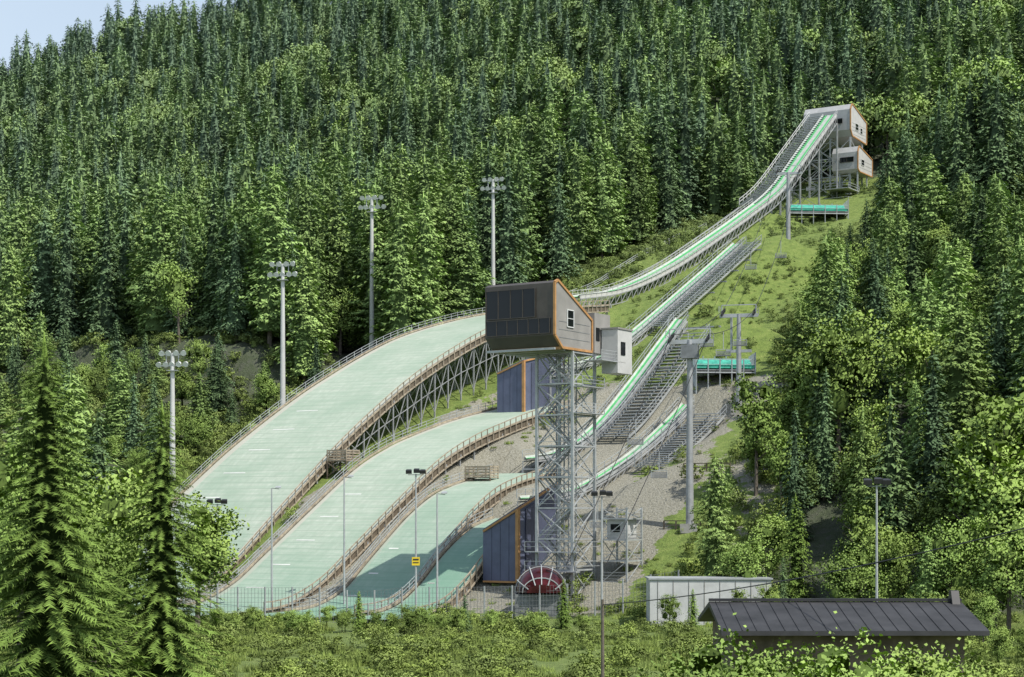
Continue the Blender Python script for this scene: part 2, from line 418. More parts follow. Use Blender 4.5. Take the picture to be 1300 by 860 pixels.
    rl([ST(s,tc_-tw-.4,R(s)) for s in frange(s1 if a<tc_ else j['r0'],j['r1'],2)],1.15,.08)
    mb=MB(); h=1.8 if ji==0 else 1.0
    for t in (tc_+tw+.3, min(a,tc_-tw-.3)):
        ps=[ST(s,t,R(s)-.45) for s in frange(j['r0'],j['r1'],2.2)]
        lo=[p-Z*h for p in ps]; mb.polyline(ps,.18); mb.polyline(lo,.18)
        for i in range(len(ps)):
            mb.beam(ps[i],lo[i],.1)
            if i: mb.beam(ps[i-1],lo[i],.1)
    t0,t1=min(a,tc_-tw-.3),max(b_,tc_+tw+.3)
    for s in frange(j['r0'],j['r1'],11 if ji==0 else 5):
        tt0,tt1=(t0,t1) if s<s1 else (tc_-tw-.3,tc_+tw+.3)
        z=R(s)-.5-h; A=ST(s,tt0,z);B=ST(s,tt1,z); mb.beam(A,B,.22)
        ga=Vector((A.x,A.y,terrain(A.x,A.y)-.4)); gb=Vector((B.x,B.y,terrain(B.x,B.y)-.4))
        if A.z-ga.z>.3: mb.beam(A,ga,.36 if ji==0 else .25)
        if B.z-gb.z>.3: mb.beam(B,gb,.36 if ji==0 else .25)
        nseg=int((B.z-gb.z)/4)
        for k in range(nseg):
            f0=k/nseg;f1=(k+1)/nseg
            mb.beam(A.lerp(ga,f0),B.lerp(gb,f1),.12); mb.beam(B.lerp(gb,f0),A.lerp(ga,f1),.12); mb.beam(A.lerp(ga,f1),B.lerp(gb,f1),.12)
    T.part('inrun_truss',mb,'steelt')
def takeoff_house(s,t0,t1,zt,zb,dep,label,hs):
    T=Thing('takeoff_building',label,'building',ST(s,t0,zb),'slate blue take-off buildings')
    d=zt-zb
    fl,fr=ST(s,t0,0),ST(s,t1,0); bl,br=ST(s-dep,t0,0),ST(s-dep,t1,0)
    zf=[zb+d*q for q in hs]
    mb=MB(); vs=[fl+Z*zb,fr+Z*zb,br+Z*zb,bl+Z*zb,fl+Z*zf[0],fr+Z*zf[1],br+Z*zf[3],bl+Z*zf[2]]
    mb.add(vs,[(3,2,1,0),(4,5,6,7),(0,1,5,4),(1,2,6,5),(2,3,7,6),(3,0,4,7)])
    T.part('wall',mb,'blue')
    mb=MB(); e=ST(.1,.1)-ST(0,0)
    for p,q in ((vs[1],vs[5]),(vs[5],vs[6]),(vs[4],vs[5]),(vs[1],vs[2]),(vs[2],vs[6]),(vs[0],vs[1])): mb.beam(p+e,q+e,.42 if q is vs[5] and p is vs[1] else .22)
    T.part('edge_trim',mb,'orange')
    mb=MB()
    for k in range(1,4):
        f=k/4; mb.beam(vs[0].lerp(vs[1],f)+e*.2+Z*.1,vs[4].lerp(vs[5],f)+e*.2,.04)
    T.part('panel_seam',mb,'bluej')
    mb=MB()
    q=[vs[1].lerp(vs[2],.18)+ST(0,.06)-ST(0,0),vs[1].lerp(vs[2],.92)+ST(0,.06)-ST(0,0)]
    q=[q[0]+Z*.5,q[1]+Z*.5,vs[5].lerp(vs[6],.92)+ST(0,.06)-ST(0,0)-Z*.5,vs[5].lerp(vs[6],.18)+ST(0,.06)-ST(0,0)-Z*.5]
    mb.prism(q,ST(0,.05)-ST(0,0)); T.part('side_opening',mb,'bluej')
    mb=MB()
    r=[v+Z*.12 for v in vs[4:]]; mb.add(r+[v+Z*.15 for v in r],[(3,2,1,0),(4,5,6,7),(0,1,5,4),(1,2,6,5),(2,3,7,6),(3,0,4,7)])
    T.part('roof',mb,'blue')
takeoff_house(54.0,18.6,23.4,35.4,24.6,12,'slate blue wedge-shaped building with orange trim under medium jump',[.62,.78,.80,1.0])
takeoff_house(109.2,52.4,57.2,13.6,1.8,9.5,'slate blue wedge-shaped building with orange trim beside smallest jump',[.5,.72,.76,1.0])
# ------------------------------------------------------------ cabins
def cab(T,o,A,B,prof_pts,width,front_windows,side_windows,matf,mats_,mats_side='grey',trim=.32):
    pts=[o+A*a+Z*z for a,z in prof_pts]
    mb=MB(); mb.prism(pts,B*width); T.part('cabin_wall',mb,matf)
    out=-B
    mb=MB()
    cx=sum((p for p in pts),Vector())/len(pts)
    q=[p.lerp(cx,.04)+out*.03 for p in pts]; mb.prism(q,out*.06); T.part('side_panel',mb,mats_side)
    mb=MB(); n=len(pts)
    for i in range(n): mb.beam(pts[i]+out*.08,pts[(i+1)%n]+out*.08,trim,trim)
    T.part('edge_trim',mb,'orange')
    mb=MB()
    a0=min(a for a,z in prof_pts);a1=max(a for a,z in prof_pts);z0=min(z for a,z in prof_pts);z1=max(z for a,z in prof_pts)
    zz=z0+1.1
    while zz<z0+(z1-z0)*.5:
        mb.beam(o+A*(a0+.9)+Z*zz+out*.1,o+A*(a1-.5)+Z*zz+out*.1,.03,.05); zz+=.9
    T.part('panel_seam',mb,'steeld')
    for (b0,b1,zA,zB) in front_windows:
        af=min(a for a,z in prof_pts)
        mb=MB(); p=o+A*(af-.06)+B*b0+Z*zA; mb.obox(p,B*(b1-b0),-A*.05,Z*(zB-zA)); w=T.part('window',mb,'glass')
        mb=MB()
        k=max(1,int((b1-b0)/1.4))
        for i in range(k+1):
            c=p+B*((b1-b0)*i/k)-A*.08; mb.beam(c,c+Z*(zB-zA),.06)
        mb.beam(p-A*.08,p-A*.08+B*(b1-b0),.07); mb.beam(p-A*.08+Z*(zB-zA),p-A*.08+B*(b1-b0)+Z*(zB-zA),.07)
        T.part('frame',mb,'bronze',parent=w)
    for (a0_,a1_,zA,zB) in side_windows:
        mb=MB(); p=o+A*a0_+Z*zA+out*.1; mb.obox(p,A*(a1_-a0_),out*.05,Z*(zB-zA)); w=T.part('window',mb,'glass')
        mb=MB(); c=[p+out*.06,p+A*(a1_-a0_)+out*.06,p+A*(a1_-a0_)+Z*(zB-zA)+out*.06,p+Z*(zB-zA)+out*.06]
        for i in range(4): mb.beam(c[i],c[(i+1)%4],.1)
        mb.beam((c[0]+c[3])/2,(c[1]+c[2])/2,.06)
        T.part('frame',mb,'white',parent=w)
A=Vector((-HX,-HY,0)); B=Vector((-TX,-TY,0)); 
OT=Vector((6.8,200,0)); gz=terrain(6.8,200)-.3
T=Thing('judge_tower','tall lattice steel judging tower with dark bronze cabin and orange trim','tower',OT+Z*gz)
cab(T,OT+A*-4,A,B,[(0.0,29.6),(1.6,28.3),(8.2,28.3),(8.2,31.9),(.6,35.7),(0.0,35.4)],9.1,
    [(2.4,8.9,31.7,34.9),(.5,8.9,29.8,31.5)],[(2.6,4.0,30.7,32.6)],'bronze','grey',trim=.26)
mb=MB(); q=OT+A*-4; mb.beam(q+A*1.55+Z*28.25,q+A*1.55+B*9.1+Z*28.25,.3,.3); T.part('edge_trim',mb,'orange')
mb=MB(); mb.obox(OT+A*4.3-B*.4+Z*28.2,A*3.6,B*5,Z*4.6); T.part('rear_block',mb,'grey')
mb=MB(); mb.obox(OT+A*4.6-B*.46+Z*29.6,A*.8,B*.05,Z*1.5); T.part('window',mb,'glass')
mb=MB(); mb.obox(OT+A*6.1-B*.46+Z*29.6,A*.8,B*.05,Z*1.5); T.part('window',mb,'glass')
mb=MB(); mb.obox(OT+A*5.6-B*2.7+Z*25.9,A*3.4,B*2.1,Z*5.0); T.part('side_container',mb,'lgrey')
mb=MB(); mb.obox(OT+A*6.3-B*2.78+Z*28.0,A*1.0,B*.06,Z*1.5); T.part('window',mb,'glass')
mb=MB(); mb.obox(OT+A*5.5-B*2.8+Z*30.92,A*3.6,B*2.3,Z*.2); T.part('container_roof',mb,'grey')
mb=MB(); LW=4.7; LD=5.0
cor=[OT,OT+B*LW,OT+B*LW+A*LD,OT+A*LD]
lev=frange(gz,28.0,3.4)
for c in cor: mb.beam(c+Z*gz,c+Z*28.1,.3)
for i,z in enumerate(lev):
    for k in range(4):
        a,b=cor[k],cor[(k+1)%4]
        mb.beam(a+Z*z,b+Z*z,.17)
        if i<len(lev)-1:
            z2=lev[i+1]
            mb.beam(a+Z*z,b+Z*z2,.11); mb.beam(b+Z*z,a+Z*z2,.11)
for k in range(5): mb.beam(OT+A*(-3.8+k*2.1)+Z*28.1,OT+A*(-3.8+k*2.1)+B*9+Z*28.1,.25)
T.part('steel_frame',mb,'steel')
mb=MB(); c0=OT+B*1.5+A*1.7
cs=[c0,c0+B*1.6,c0+B*1.6+A*1.7,c0+A*1.7]
for c in cs: mb.beam(c+Z*gz,c+Z*28,.14)
for z in frange(gz,28,1.7):
    for k in range(4): mb.beam(cs[k]+Z*z,cs[(k+1)%4]+Z*z,.07)
T.part('central_shaft',mb,'steelt')
st=MB()
for i,z in enumerate(lev[1:]):
    mb=MB(); mb.obox(OT+B*.3+A*.3+Z*(z-.06),B*4.1,A*1.1,Z*.08); T.part('landing',mb,'steeld')
    zb=lev[i]
    p=OT+A*.4; a,b=(p+B*.6+Z*zb,p+B*4.0+Z*z) if i%2 else (p+B*4.0+Z*zb,p+B*.6+Z*z)
    for dA in (0,.9):
        st.beam(a+A*dA,b+A*dA,.08,.22); st.beam(a+A*dA+Z,b+A*dA+Z,.06)
    for k in range(10): q=a.lerp(b,k/10); st.beam(q,q+A*.9,.28,.05)
T.part('staircase',st,'steelt')
def bal(fn):
    mb=MB(); fn(mb); T.part('balcony',mb,'steel')
def f1(mb):
    z=27.2; railing(mb,[OT+A*(LD-3)-B*2.6+Z*z,OT+A*LD-B*2.6+Z*z,OT+A*(LD+2.5)-B*2.6+Z*z,OT+A*(LD+2.5)-B*.2+Z*z],1.1,1,.07,3); mb.obox(OT+A*(LD-3)-B*.2+Z*(z-.1),A*5.5,-B*2.5,Z*.1)
bal(f1)
for z in (24.2,21.2):
    def f2(mb): railing(mb,[OT-B*1.3+Z*z,OT-B*1.3+A*LD+Z*z],1.1,1.2,.07,3); mb.obox(OT-B*.15+Z*(z-.1),A*LD,-B*1.2,Z*.1)
    bal(f2)
for z in lev[1:-1]:
    def f3(mb): railing(mb,[OT+B*LW+Z*z-A*.1,OT+Z*z-A*.1,OT+A*LD+Z*z-B*.05],1.0,1.2,.06,2)
    bal(f3)
for zz in (3.3,5.5):
    def f4(mb): railing(mb,[OT+B*(LW+1)-A*1+Z*zz,OT-B*1-A*1+Z*zz,OT-B*1+A*LD+Z*zz],1.1,1.2,.07,2); mb.obox(OT+B*(LW+1)-A*1+Z*(zz-.1),-B*(LW+2),A*1,Z*.1)
    bal(f4)
mb=MB(); mb.obox(OT+B*(LW+.8)-A*.8+Z*(gz-.5),-B*(LW+1.6),A*(LD+1.6),Z*.8); T.part('footing',mb,'concrete')
T=Thing('steel_stairway','galvanised stair tower with small grey cabin beside the judging tower','stairway',Vector((11.5,203,gz)))
o=Vector((10.3,203,0)); mb=MB()
c2=[o,o+B*-3.2,o+B*-3.2+A*3.5,o+A*3.5]
for c in c2: mb.beam(c+Z*-1,c+Z*10.5,.2)
for i,z in enumerate((2,4.4,6.8,9.2)):
    for k in range(4): mb.beam(c2[k]+Z*z,c2[(k+1)%4]+Z*z,.15); mb.beam(c2[k]+Z*z,c2[(k+1)%4]+Z*(z+2.4 if i<3 else z+1.2),.08)
    mb.obox(c2[0]+Z*(z-.08),-B*3.2,A*3.5,Z*.08); railing(mb,[c2[0]+Z*z,c2[1]+Z*z,c2[2]+Z*z],1.1,1,.06,3)
T.part('steel_frame',mb,'steel')
mb=MB(); mb.obox(o+Z*6.9-B*.4+A*.4,-B*2.4,A*2.6,Z*2.2); T.part('cabin_wall',mb,'lgrey')
mb=MB(); mb.obox(o+Z*7.7-B*.9+A*.34,-B*1.2,A*.05,Z*.9); T.part('window',mb,'glass')
so=-127; O=ST(so,4.2,0); gs=terrain(O.x,O.y)
T=Thing('start_house','pair of grey start cabins with timber trim on tall steel frame','building',O+Z*gs)
cab(T,O,A,B,[(0,103.6),(0,108.6),(1.0,110.0),(10.5,107.0),(10.5,101.6),(1.2,102.2)],12.2,[(2,9.5,105.3,106.5)],[(3,5,104,105.6),(6.2,7.6,103.6,105)],'mgrey','lgrey','lgrey',trim=.28)
O2=ST(so+1,6.5,0)
cab(T,O2,A,B,[(0,93.6),(0,97.8),(.8,99.2),(9.5,97.2),(9.5,93.0),(1.2,93.0)],6.6,[(1,4.5,95.4,96.6)],[(2,4,94.8,96.2)],'mgrey','lgrey','lgrey',trim=.26)
mb=MB()
for a in (.8,8.5):
    for b_ in (.3,5.5,11):
        p=O+A*a+B*b_; g=terrain(p.x,p.y)-1; mb.beam(p+Z*101.9,p+Z*g,.36)
    for z in (97,92.5,88):
        mb.beam(O+A*a+B*.3+Z*z,O+A*a+B*11+Z*z,.22)
for z0,z1 in ((101.5,97),(97,92.5),(92.5,88),(88,84)):
    for b0,b1 in ((.3,5.5),(5.5,11)):
        mb.beam(O+A*.8+B*b0+Z*z0,O+A*.8+B*b1+Z*z1,.16); mb.beam(O+A*.8+B*b1+Z*z0,O+A*.8+B*b0+Z*z1,.16)
    mb.beam(O+A*.8+B*.3+Z*z0,O+A*8.5+B*.3+Z*z1,.16)
    mb.beam(O+A*.8+B*.3+Z*z1,O+A*8.5+B*.3+Z*z1,.18)
for a in (1,7):
    for b_ in (.4,5): p=O2+A*a+B*b_; mb.beam(p+Z*93,p+Z*(terrain(p.x,p.y)-1),.3)
for z in (88,84.5): mb.obox(O2-A*6+B*6+Z*z,A*7,-B*6,Z*.2)
T.part('steel_frame',mb,'steel')
mb=MB()
for z in (88.2,84.7): railing(mb,[O2-A*6+B*6+Z*z,O2-A*6+Z*z,O2+A*1+Z*z],1.2,1.5,.1,2)
T.part('balcony',mb,'steel')
def netdeck(p0,vx,vy,z,label,rear=1.7):
    T=Thing('net_platform',label,'platform',p0+Z*terrain(p0.x,p0.y),'platforms with turquoise safety nets')
    mb=MB(); mb.obox(p0+Z*z,vx,vy,Z*.15); T.part('deck',mb,'steeld')
    mb=MB(); c=[p0,p0+vx,p0+vx+vy,p0+vy]
    a,b=c[0]+Z*(z+.35),c[1]+Z*(z+.35); c_,d_=c[2]+Z*(z+rear),c[3]+Z*(z+rear)
    n=12; vs=[]
    for i in range(n+1):
        for k in range(n+1):
            p=a.lerp(b,i/n).lerp(d_.lerp(c_,i/n),k/n)-Z*(.5*math.sin(math.pi*k/n)*(.6+.4*math.sin(i*2.1))); vs.append(p)
    mb.add(vs,[(i*(n+1)+k,(i+1)*(n+1)+k,(i+1)*(n+1)+k+1,i*(n+1)+k+1) for i in range(n) for k in range(n)])
    for kk in (0.02,.5,.98):
        mb.beam(c[0]+vy*kk+Z*(z+.55),c[1]+vy*kk+Z*(z+.55),.05,.5)
    T.part('safety_net',mb,'greennet')
    mb=MB()
    for k in range(4):
        for f in (0,.2,.4,.6,.8):
            q=c[k].lerp(c[(k+1)%4],f); hh=1.7 if k<1 else rear+.4
            mb.beam(q+Z*(z+hh),Vector((q.x,q.y,terrain(q.x,q.y)-.5)),.14)
        mb.beam(c[k]+Z*(z-.3),c[(k+1)%4]+Z*(z-.3),.2)
    mb.beam(c[0]+Z*(z+1.6),c[1]+Z*(z+1.6),.09); mb.beam(c[0]+Z*(z+.9),c[1]+Z*(z+.9),.07); mb.beam(c[2]+Z*(z+rear),c[3]+Z*(z+rear),.09)
    T.part('steel_frame',mb,'steel')
p=P(1003,270,402); netdeck(Vector((p.x,p.y,0)),Vector((13.4,1,0)),Vector((0,6,0)),p.z+.2,'high steel platform with turquoise netting below the start house',2.6)
p=P(884,472,262); netdeck(Vector((p.x,p.y,0)),Vector((8.8,.6,0)),Vector((0,7,0)),p.z+.2,'steel platform with turquoise netting beside the chairlift pylon',2.3)
def viewbox(s,t,z,w,d,h,label):
    p0=ST(s,t,0); T=Thing('timber_platform',label,'platform',p0+Z*z,'timber coach platforms')
    vx=ST(0,w)-ST(0,0); vy=ST(-d,0)-ST(0,0)
    mb=MB(); mb.obox(p0+Z*z,vx,vy,Z*.15); T.part('deck',mb,'wood')
    mb=MB(); c=[p0,p0+vx,p0+vx+vy,p0+vy]
    for k in range(4):
        for zz in (.35,.75,1.15,1.5): mb.beam(c[k]+Z*(z+zz),c[(k+1)%4]+Z*(z+zz),.06,.2)
        for f in (0,.5): q=c[k].lerp(c[(k+1)%4],f); mb.beam(q+Z*(z+1.65),q+Z*(z),.14)
    T.part('railing',mb,'wood')
    mb=MB()
    for q in c: mb.beam(q+Z*z,Vector((q.x,q.y,min(z-.5,terrain(q.x,q.y)-.5))),.18)
    mb.beam(c[0]+Z*(z-.2),c[1]+Z*(z-h),.12); mb.beam(c[1]+Z*(z-.2),c[0]+Z*(z-h),.12)
    T.part('post',mb,'woodd')
viewbox(85,9.9,17.2,3.4,3,2.2,'small timber platform with slatted railing on large jump edge')
viewbox(84,32.9,14.6,4,2,1,'low timber platform with slatted railing above the small jump')
# ------------------------------------------------------------ flood masts
MASTS=[]
def mast(u,vt,D,label):
    x=(u-650)*D/F; top=ZC+(VH-vt)*D/F; g=terrain(x,D)-.3
    MASTS.append((x,D))
    T=Thing('floodlight_mast',label,'floodlight',Vector((x,D,g)),'tall floodlight masts beside the jump')
    mb=MB(); b0=Vector((x,D,0)); mb.cyl(b0+Z*g,b0+Z*(top-.3),.48,.28,12); T.part('pole',mb,'lgrey')
    mb=MB(); X=Vector((1,-.25,0)).normalized()
    for z,w in ((top-.5,1.9),(top-2.2,2.3)): mb.beam(b0+Z*z-X*w,b0+Z*z+X*w,.14)
    mb.beam(b0+Z*(top-2.2)-X*1,b0+Z*(top-.5)-X*1,.1); mb.beam(b0+Z*(top-2.2)+X*1,b0+Z*(top-.5)+X*1,.1)
    mb.obox(b0+Z*(top-3)-X*.9+Vector((0,-.7,0)),X*1.8,Vector((0,1.4,0)),Z*.08)
    T.part('crossbar',mb,'steel')
    for z,w,n in ((top-.2,1.8,4),(top-1.9,2.2,5)):
        for i in range(n):
            c=b0+Z*z+X*(-w+2*w*i/(n-1)); mb=MB()
            a=Vector((U(-.3,.3),-.8,-.5)).normalized()
            mb.cyl(c-a*.25,c+a*.32,.22,.46,10); mb.beam(c-Z*.3,c,.08)
            T.part('floodlight',mb,'white')
mast(359,333,290,'tall light grey floodlight mast with two rows of lamps')
mast(472,249,322,'tall light grey floodlight mast with two rows of lamps')
mast(626,226,345,'tall light grey floodlight mast with two rows of lamps')
mast(219,446,268,'floodlight mast with two rows of lamps rising from trees')
def lamp(u,vt,D,label,kind=0,sign=False):
    x=(u-650)*D/F; top=ZC+(VH-vt)*D/F; g=terrain(x,D)-.2
    T=Thing('lamp_post',label,'lamp post',Vector((x,D,g)),'slim lamp posts at the foot of the slope')
    b0=Vector((x,D,0)); mb=MB(); mb.cyl(b0+Z*g,b0+Z*top,.14,.08,8); T.part('pole',mb,'steel')
    mb=MB(); mb.beam(b0+Z*(top-.1)-Vector((.9,0,0)) if kind else b0+Z*top,b0+Z*(top-.1)+Vector((.9,0,0)),.08); T.part('bracket',mb,'steeld')
    offs=((-.8,0),(.8,0),(.1,.1)) if kind==1 else ((.8,0),)
    for dx,dz in offs:
        c=b0+Z*(top+dz)+Vector((dx,0,0)); mb=MB()
        mb.prism([c+Vector((-.35,-.3,.0)),c+Vector((.35,-.3,0)),c+Vector((.28,.25,.15)),c+Vector((-.28,.25,.15))],Vector((0,-.1,.4)) if kind else Vector((0,0,.12)))
        T.part('lamp_head',mb,'dark' if kind else 'steel')
    if sign:
        c=b0+Z*(ZC+(VH-718)*D/F)+Vector((-.45,-.2,0)); mb=MB(); mb.obox(c,Vector((.9,0,0)),Vector((0,.08,0)),Z*.95); T.part('sign_board',mb,'yellow')
        mb=MB(); mb.obox(c+Vector((.12,-.03,.6)),Vector((.66,0,0)),Vector((0,.03,0)),Z*.16); T.part('sign_marking',mb,'dark')
        mb=MB(); mb.obox(c+Vector((.12,-.03,.28)),Vector((.66,0,0)),Vector((0,.03,0)),Z*.1); T.part('sign_marking',mb,'dark')
lamp(437,606,214,'slim steel lamp post between the landing slopes')
lamp(345,620,214,'slim steel lamp post in front of the large landing slope')
lamp(528,602,204,'steel lamp post with dark floodlights and a yellow sign',1,True)
lamp(555,627,200,'slim steel lamp post in front of the small landing slope')
lamp(276,640,198,'lamp post with cluster of dark floodlights beside spruce',1)
lamp(137,612,175,'lamp post with dark lamp heads among trees',1)
lamp(1113,616,150,'slim lamp post standing in front of broadleaf bushes',1)
lamp(764,630,190,'lamp post with dark lamp heads beside steel stairway',1)
# ------------------------------------------------------------ chairlift
def pylon(x,y,top,r,label,box=False,dbl=False):
    g=terrain(x,y)-.4; b0=Vector((x,y,0)); X=Vector((.97,-.25,0)).normalized(); Yv=Vector((.25,.97,0)).normalized()
    T=Thing('chairlift_pylon',label,'pylon',b0+Z*g,'chairlift pylons')
    mb=MB(); mb.cyl(b0+Z*g,b0+Z*(top-.4),r*1.15,r*.75,14); T.part('column',mb,'steelt')
    mb=MB(); mb.obox(b0+Z*(g-.2)-X*1-Yv*1,X*2,Yv*2,Z*1.1); T.part('footing',mb,'concrete')
    mb=MB(); mb.beam(b0+Z*(top-.6)-X*2.7,b0+Z*(top-.6)+X*2.7,.35,.5)
    if dbl: mb.beam(b0+Z*(top-5.6)-X*1.8,b0+Z*(top-5.6)+X*1.8,.3,.4); mb.beam(b0+Z*(top-5.6)-X*1.2+Yv*1.2,b0+Z*(top-.4)-X*1.2+Yv*1.2,.25)
    mb.beam(b0+Z*(top+.9)-X*2.4,b0+Z*(top+.9)+X*2.4,.12)
    for sx in (-2.4,2.4): mb.beam(b0+Z*(top-.5)+X*sx,b0+Z*(top+.9)+X*sx,.12)
    railing(mb,[b0+Z*(top-.3)-X*2.6-Yv*1.5,b0+Z*(top-.5)-X*2.6+Yv*1.5],.9,1,.06,2); railing(mb,[b0+Z*(top-.3)+X*2.6-Yv*1.5,b0+Z*(top-.5)+X*2.6+Yv*1.5],.9,1,.06,2)
    T.part('crossarm',mb,'steel')
    for sx in (-2.2,2.2):
        mb=MB()
        for k in range(6):
            c=b0+X*sx+Yv*(-1.6+k*.64)+Z*(top-.1+ (k-2.5)*.2); mb.cyl(c-X*.1,c+X*.1,.24,.24,10)
        mb.beam(b0+X*sx-Yv*1.8+Z*(top-.7),b0+X*sx+Yv*1.8+Z*(top+.3),.14)
        T.part('sheave_train',mb,'dark')
    if box:
        mb=MB(); mb.obox(b0+Z*(top-2.6)-X*.9-Yv*.9,X*1.9,Yv*1.6,Z*1.6); T.part('service_box',mb,'steeld')
pyl=[(54.4,350,77.2,.45),(31.9,250,38.2,.38),(20.9,209,30.6,.42)]
pylon(*pyl[0],'grey tubular chairlift pylon standing on the grassy slope')
pylon(*pyl[1],'grey chairlift pylon with double crossarm beside turquoise netting',dbl=True)
pylon(*pyl[2],'tall grey tubular chairlift pylon with service box on stony slope',box=True)
nodes=[Vector((74,436,94))]+[Vector((a,b,c+.25)) for a,b,c,d in pyl]+[Vector((8,193,4.2))]
T=Thing('chairlift_cable','pair of steel haul ropes running between the chairlift pylons','cable',nodes[-1])
X=Vector((.97,-.25,0)).normalized()
ropes=[]
for sx in (-2.2,2.2):
    mb=MB()
    for a,b in zip(nodes,nodes[1:]):
        L_=(b-a).length; ps=[a.lerp(b,f/14)+X*sx-Z*(L_*.02*4*(f/14)*(1-f/14)) for f in range(15)]
        ropes.append(ps)
        for p,q in zip(ps,ps[1:]): mb.cyl(p,q,.045,.045,5)
    T.part('haul_rope',mb,'dark')
def chair(c,label='empty grey chairlift chair hanging from the rope'):
    T=Thing('chairlift_chair',label,'chairlift chair',c,'chairs hanging on the chairlift')
    mb=MB(); mb.cyl(c,c-Z*2.2,.05,.05,6); mb.beam(c-Z*2.2-X*.9,c-Z*2.2+X*.9,.06); mb.beam(c-Z*2.2-X*.9,c-Z*3-X*.9,.06); mb.beam(c-Z*2.2+X*.9,c-Z*3+X*.9,.06); T.part('hanger',mb,'steel')
    mb=MB(); mb.obox(c-Z*3.05-X*.9-Vector((0,.45,0)),X*1.8,Vector((0,.45,0)),Z*.06); T.part('seat',mb,'steeld')
    mb=MB()
    for k in range(4): mb.obox(c-Z*(2.95-k*.15)-X*.9,X*1.8,Vector((0,.05,.03)),Z*.07)
    T.part('backrest',mb,'steeld')
    return T.e
ch0=chair(ropes[3][5])
for r,k in ((0,9),(1,8),(2,5),(2,10),(3,10),(4,8),(5,7),(6,5),(6,10),(7,7)):
    clone(ch0,ropes[r][k])
c=P(687,757,196); g=terrain(c.x,c.y)
T=Thing('lift_station','low lift station with rounded dark red glassy cover','lift station',Vector((c.x,c.y,g)))
mb=MB(); n=14; R_=2.9
vs=[]
base=Vector((c.x,c.y,1.2))
secs=((-3.2,.3),(-2.9,.55),(-2.2,.8),(-1.0,.95),(.6,1),(2.2,.95),(3.6,.75))
ns=len(secs)
for i in range(n+1):
    a=math.pi*i/n
    for k,(yy,sc) in enumerate(secs):
        vs.append(base+Vector((-R_*math.cos(a)*(.35+.65*sc),yy,2.9*math.sin(a)*sc)))
mb.add(vs,[(i*ns+k,(i+1)*ns+k,(i+1)*ns+k+1,i*ns+k+1) for i in range(n) for k in range(ns-1)]+[tuple(i*ns for i in range(n+1)),tuple(i*ns+ns-1 for i in range(n,-1,-1))])
co_=T.part('cover',mb,'red')
for p_ in co_.data.polygons: p_.use_smooth=len(p_.vertices)==4
mb=MB()
for i in (2,5,7,9,12):
    ps=[base+Vector((-R_*math.cos(math.pi*i/n)*(.35+.65*sc)*1.02,yy-.03,2.9*math.sin(math.pi*i/n)*sc*1.02)) for yy,sc in secs[:5]]; mb.polyline(ps,.1)
for yy,sc in (secs[1],secs[3]):
    ps=[base+Vector((-R_*math.cos(math.pi*i/n)*(.35+.65*sc)*1.02,yy-.03,2.9*sc*1.02*math.sin(math.pi*i/n))) for i in range(n+1)]; mb.polyline(ps,.1)
T.part('rib',mb,'steel')
mb=MB(); mb.obox(Vector((c.x-2.9,c.y-2.4,g-.2)),Vector((5.8,0,0)),Vector((0,5.8,0)),Z*(1.2-g)); T.part('base_wall',mb,'steeld')
x0=14.2;y0=183; g=terrain(20,y0)-.3; wl=12.5
T=Thing('service_building','long low light grey service building with flat roof','building',Vector((x0,y0,g)))
mb=MB(); mb.obox(Vector((x0,y0,g)),Vector((wl,0,0)),Vector((0,5,0)),Z*(3.0-g)); T.part('wall',mb,'plaster')
mb=MB(); mb.obox(Vector((x0-.15,y0-.15,3.02)),Vector((wl+.3,0,0)),Vector((0,5.3,0)),Z*.16); T.part('roof',mb,'steel')
for k in range(8):
    mb=MB(); mb.beam(Vector((x0+.8+k*1.6,y0-.03,g+.5)),Vector((x0+.8+k*1.6,y0-.03,2.9)),.05); T.part('panel_joint',mb,'grey')
mb=MB(); mb.obox(Vector((x0+8.8,y0-.06,g)),Vector((1.2,0,0)),Vector((0,.05,0)),Z*3.2); T.part('door',mb,'grey')
T=Thing('house','house with long low-pitched dark metal roof','house',Vector((14.5,78,-2)))
rz=P(1000,764,80).z; xl,xr=P(900,760,80).x,P(1220,760,80).x
mb=MB(); mb.obox(Vector((xl+.6,76.2,-2.3)),Vector((xr-xl-1.4,0,0)),Vector((0,7.6,0)),Z*7.2); T.part('wall',mb,'woodd')
mb=MB()
p1=[Vector((xl,75.2,rz-1.0)),Vector((xl,80,rz)),Vector((xl,84.8,rz-1.0)),Vector((xl,84.8,rz-1.2)),Vector((xl,80,rz-.22)),Vector((xl,75.2,rz-1.2))]
mb.prism(p1,Vector((xr-xl,0,0)))
for k in range(int((xr-xl)/.6)):
    xx=xl+.3+k*.6; mb.beam(Vector((xx,75.2,rz-.98)),Vector((xx,80,rz+.02)),.025,.03)
T.part('roof',mb,'roof')
mb=MB(); mb.prism([Vector((xr-.5,79.5,rz-.1)),Vector((xr-.5,80.4,rz-.1)),Vector((xr-.5,80.2,rz+.5)),Vector((xr-.5,79.8,rz+.5))],Vector((.35,0,0))); mb.beam(Vector((xl,80,rz+.08)),Vector((xr,80,rz+.08)),.3,.12); T.part('ridge_cap',mb,'dark')
T=Thing('fence','tall wire mesh fence with steel posts below the slopes','fence',Vector((-30,196,-2)))
ms=MB()
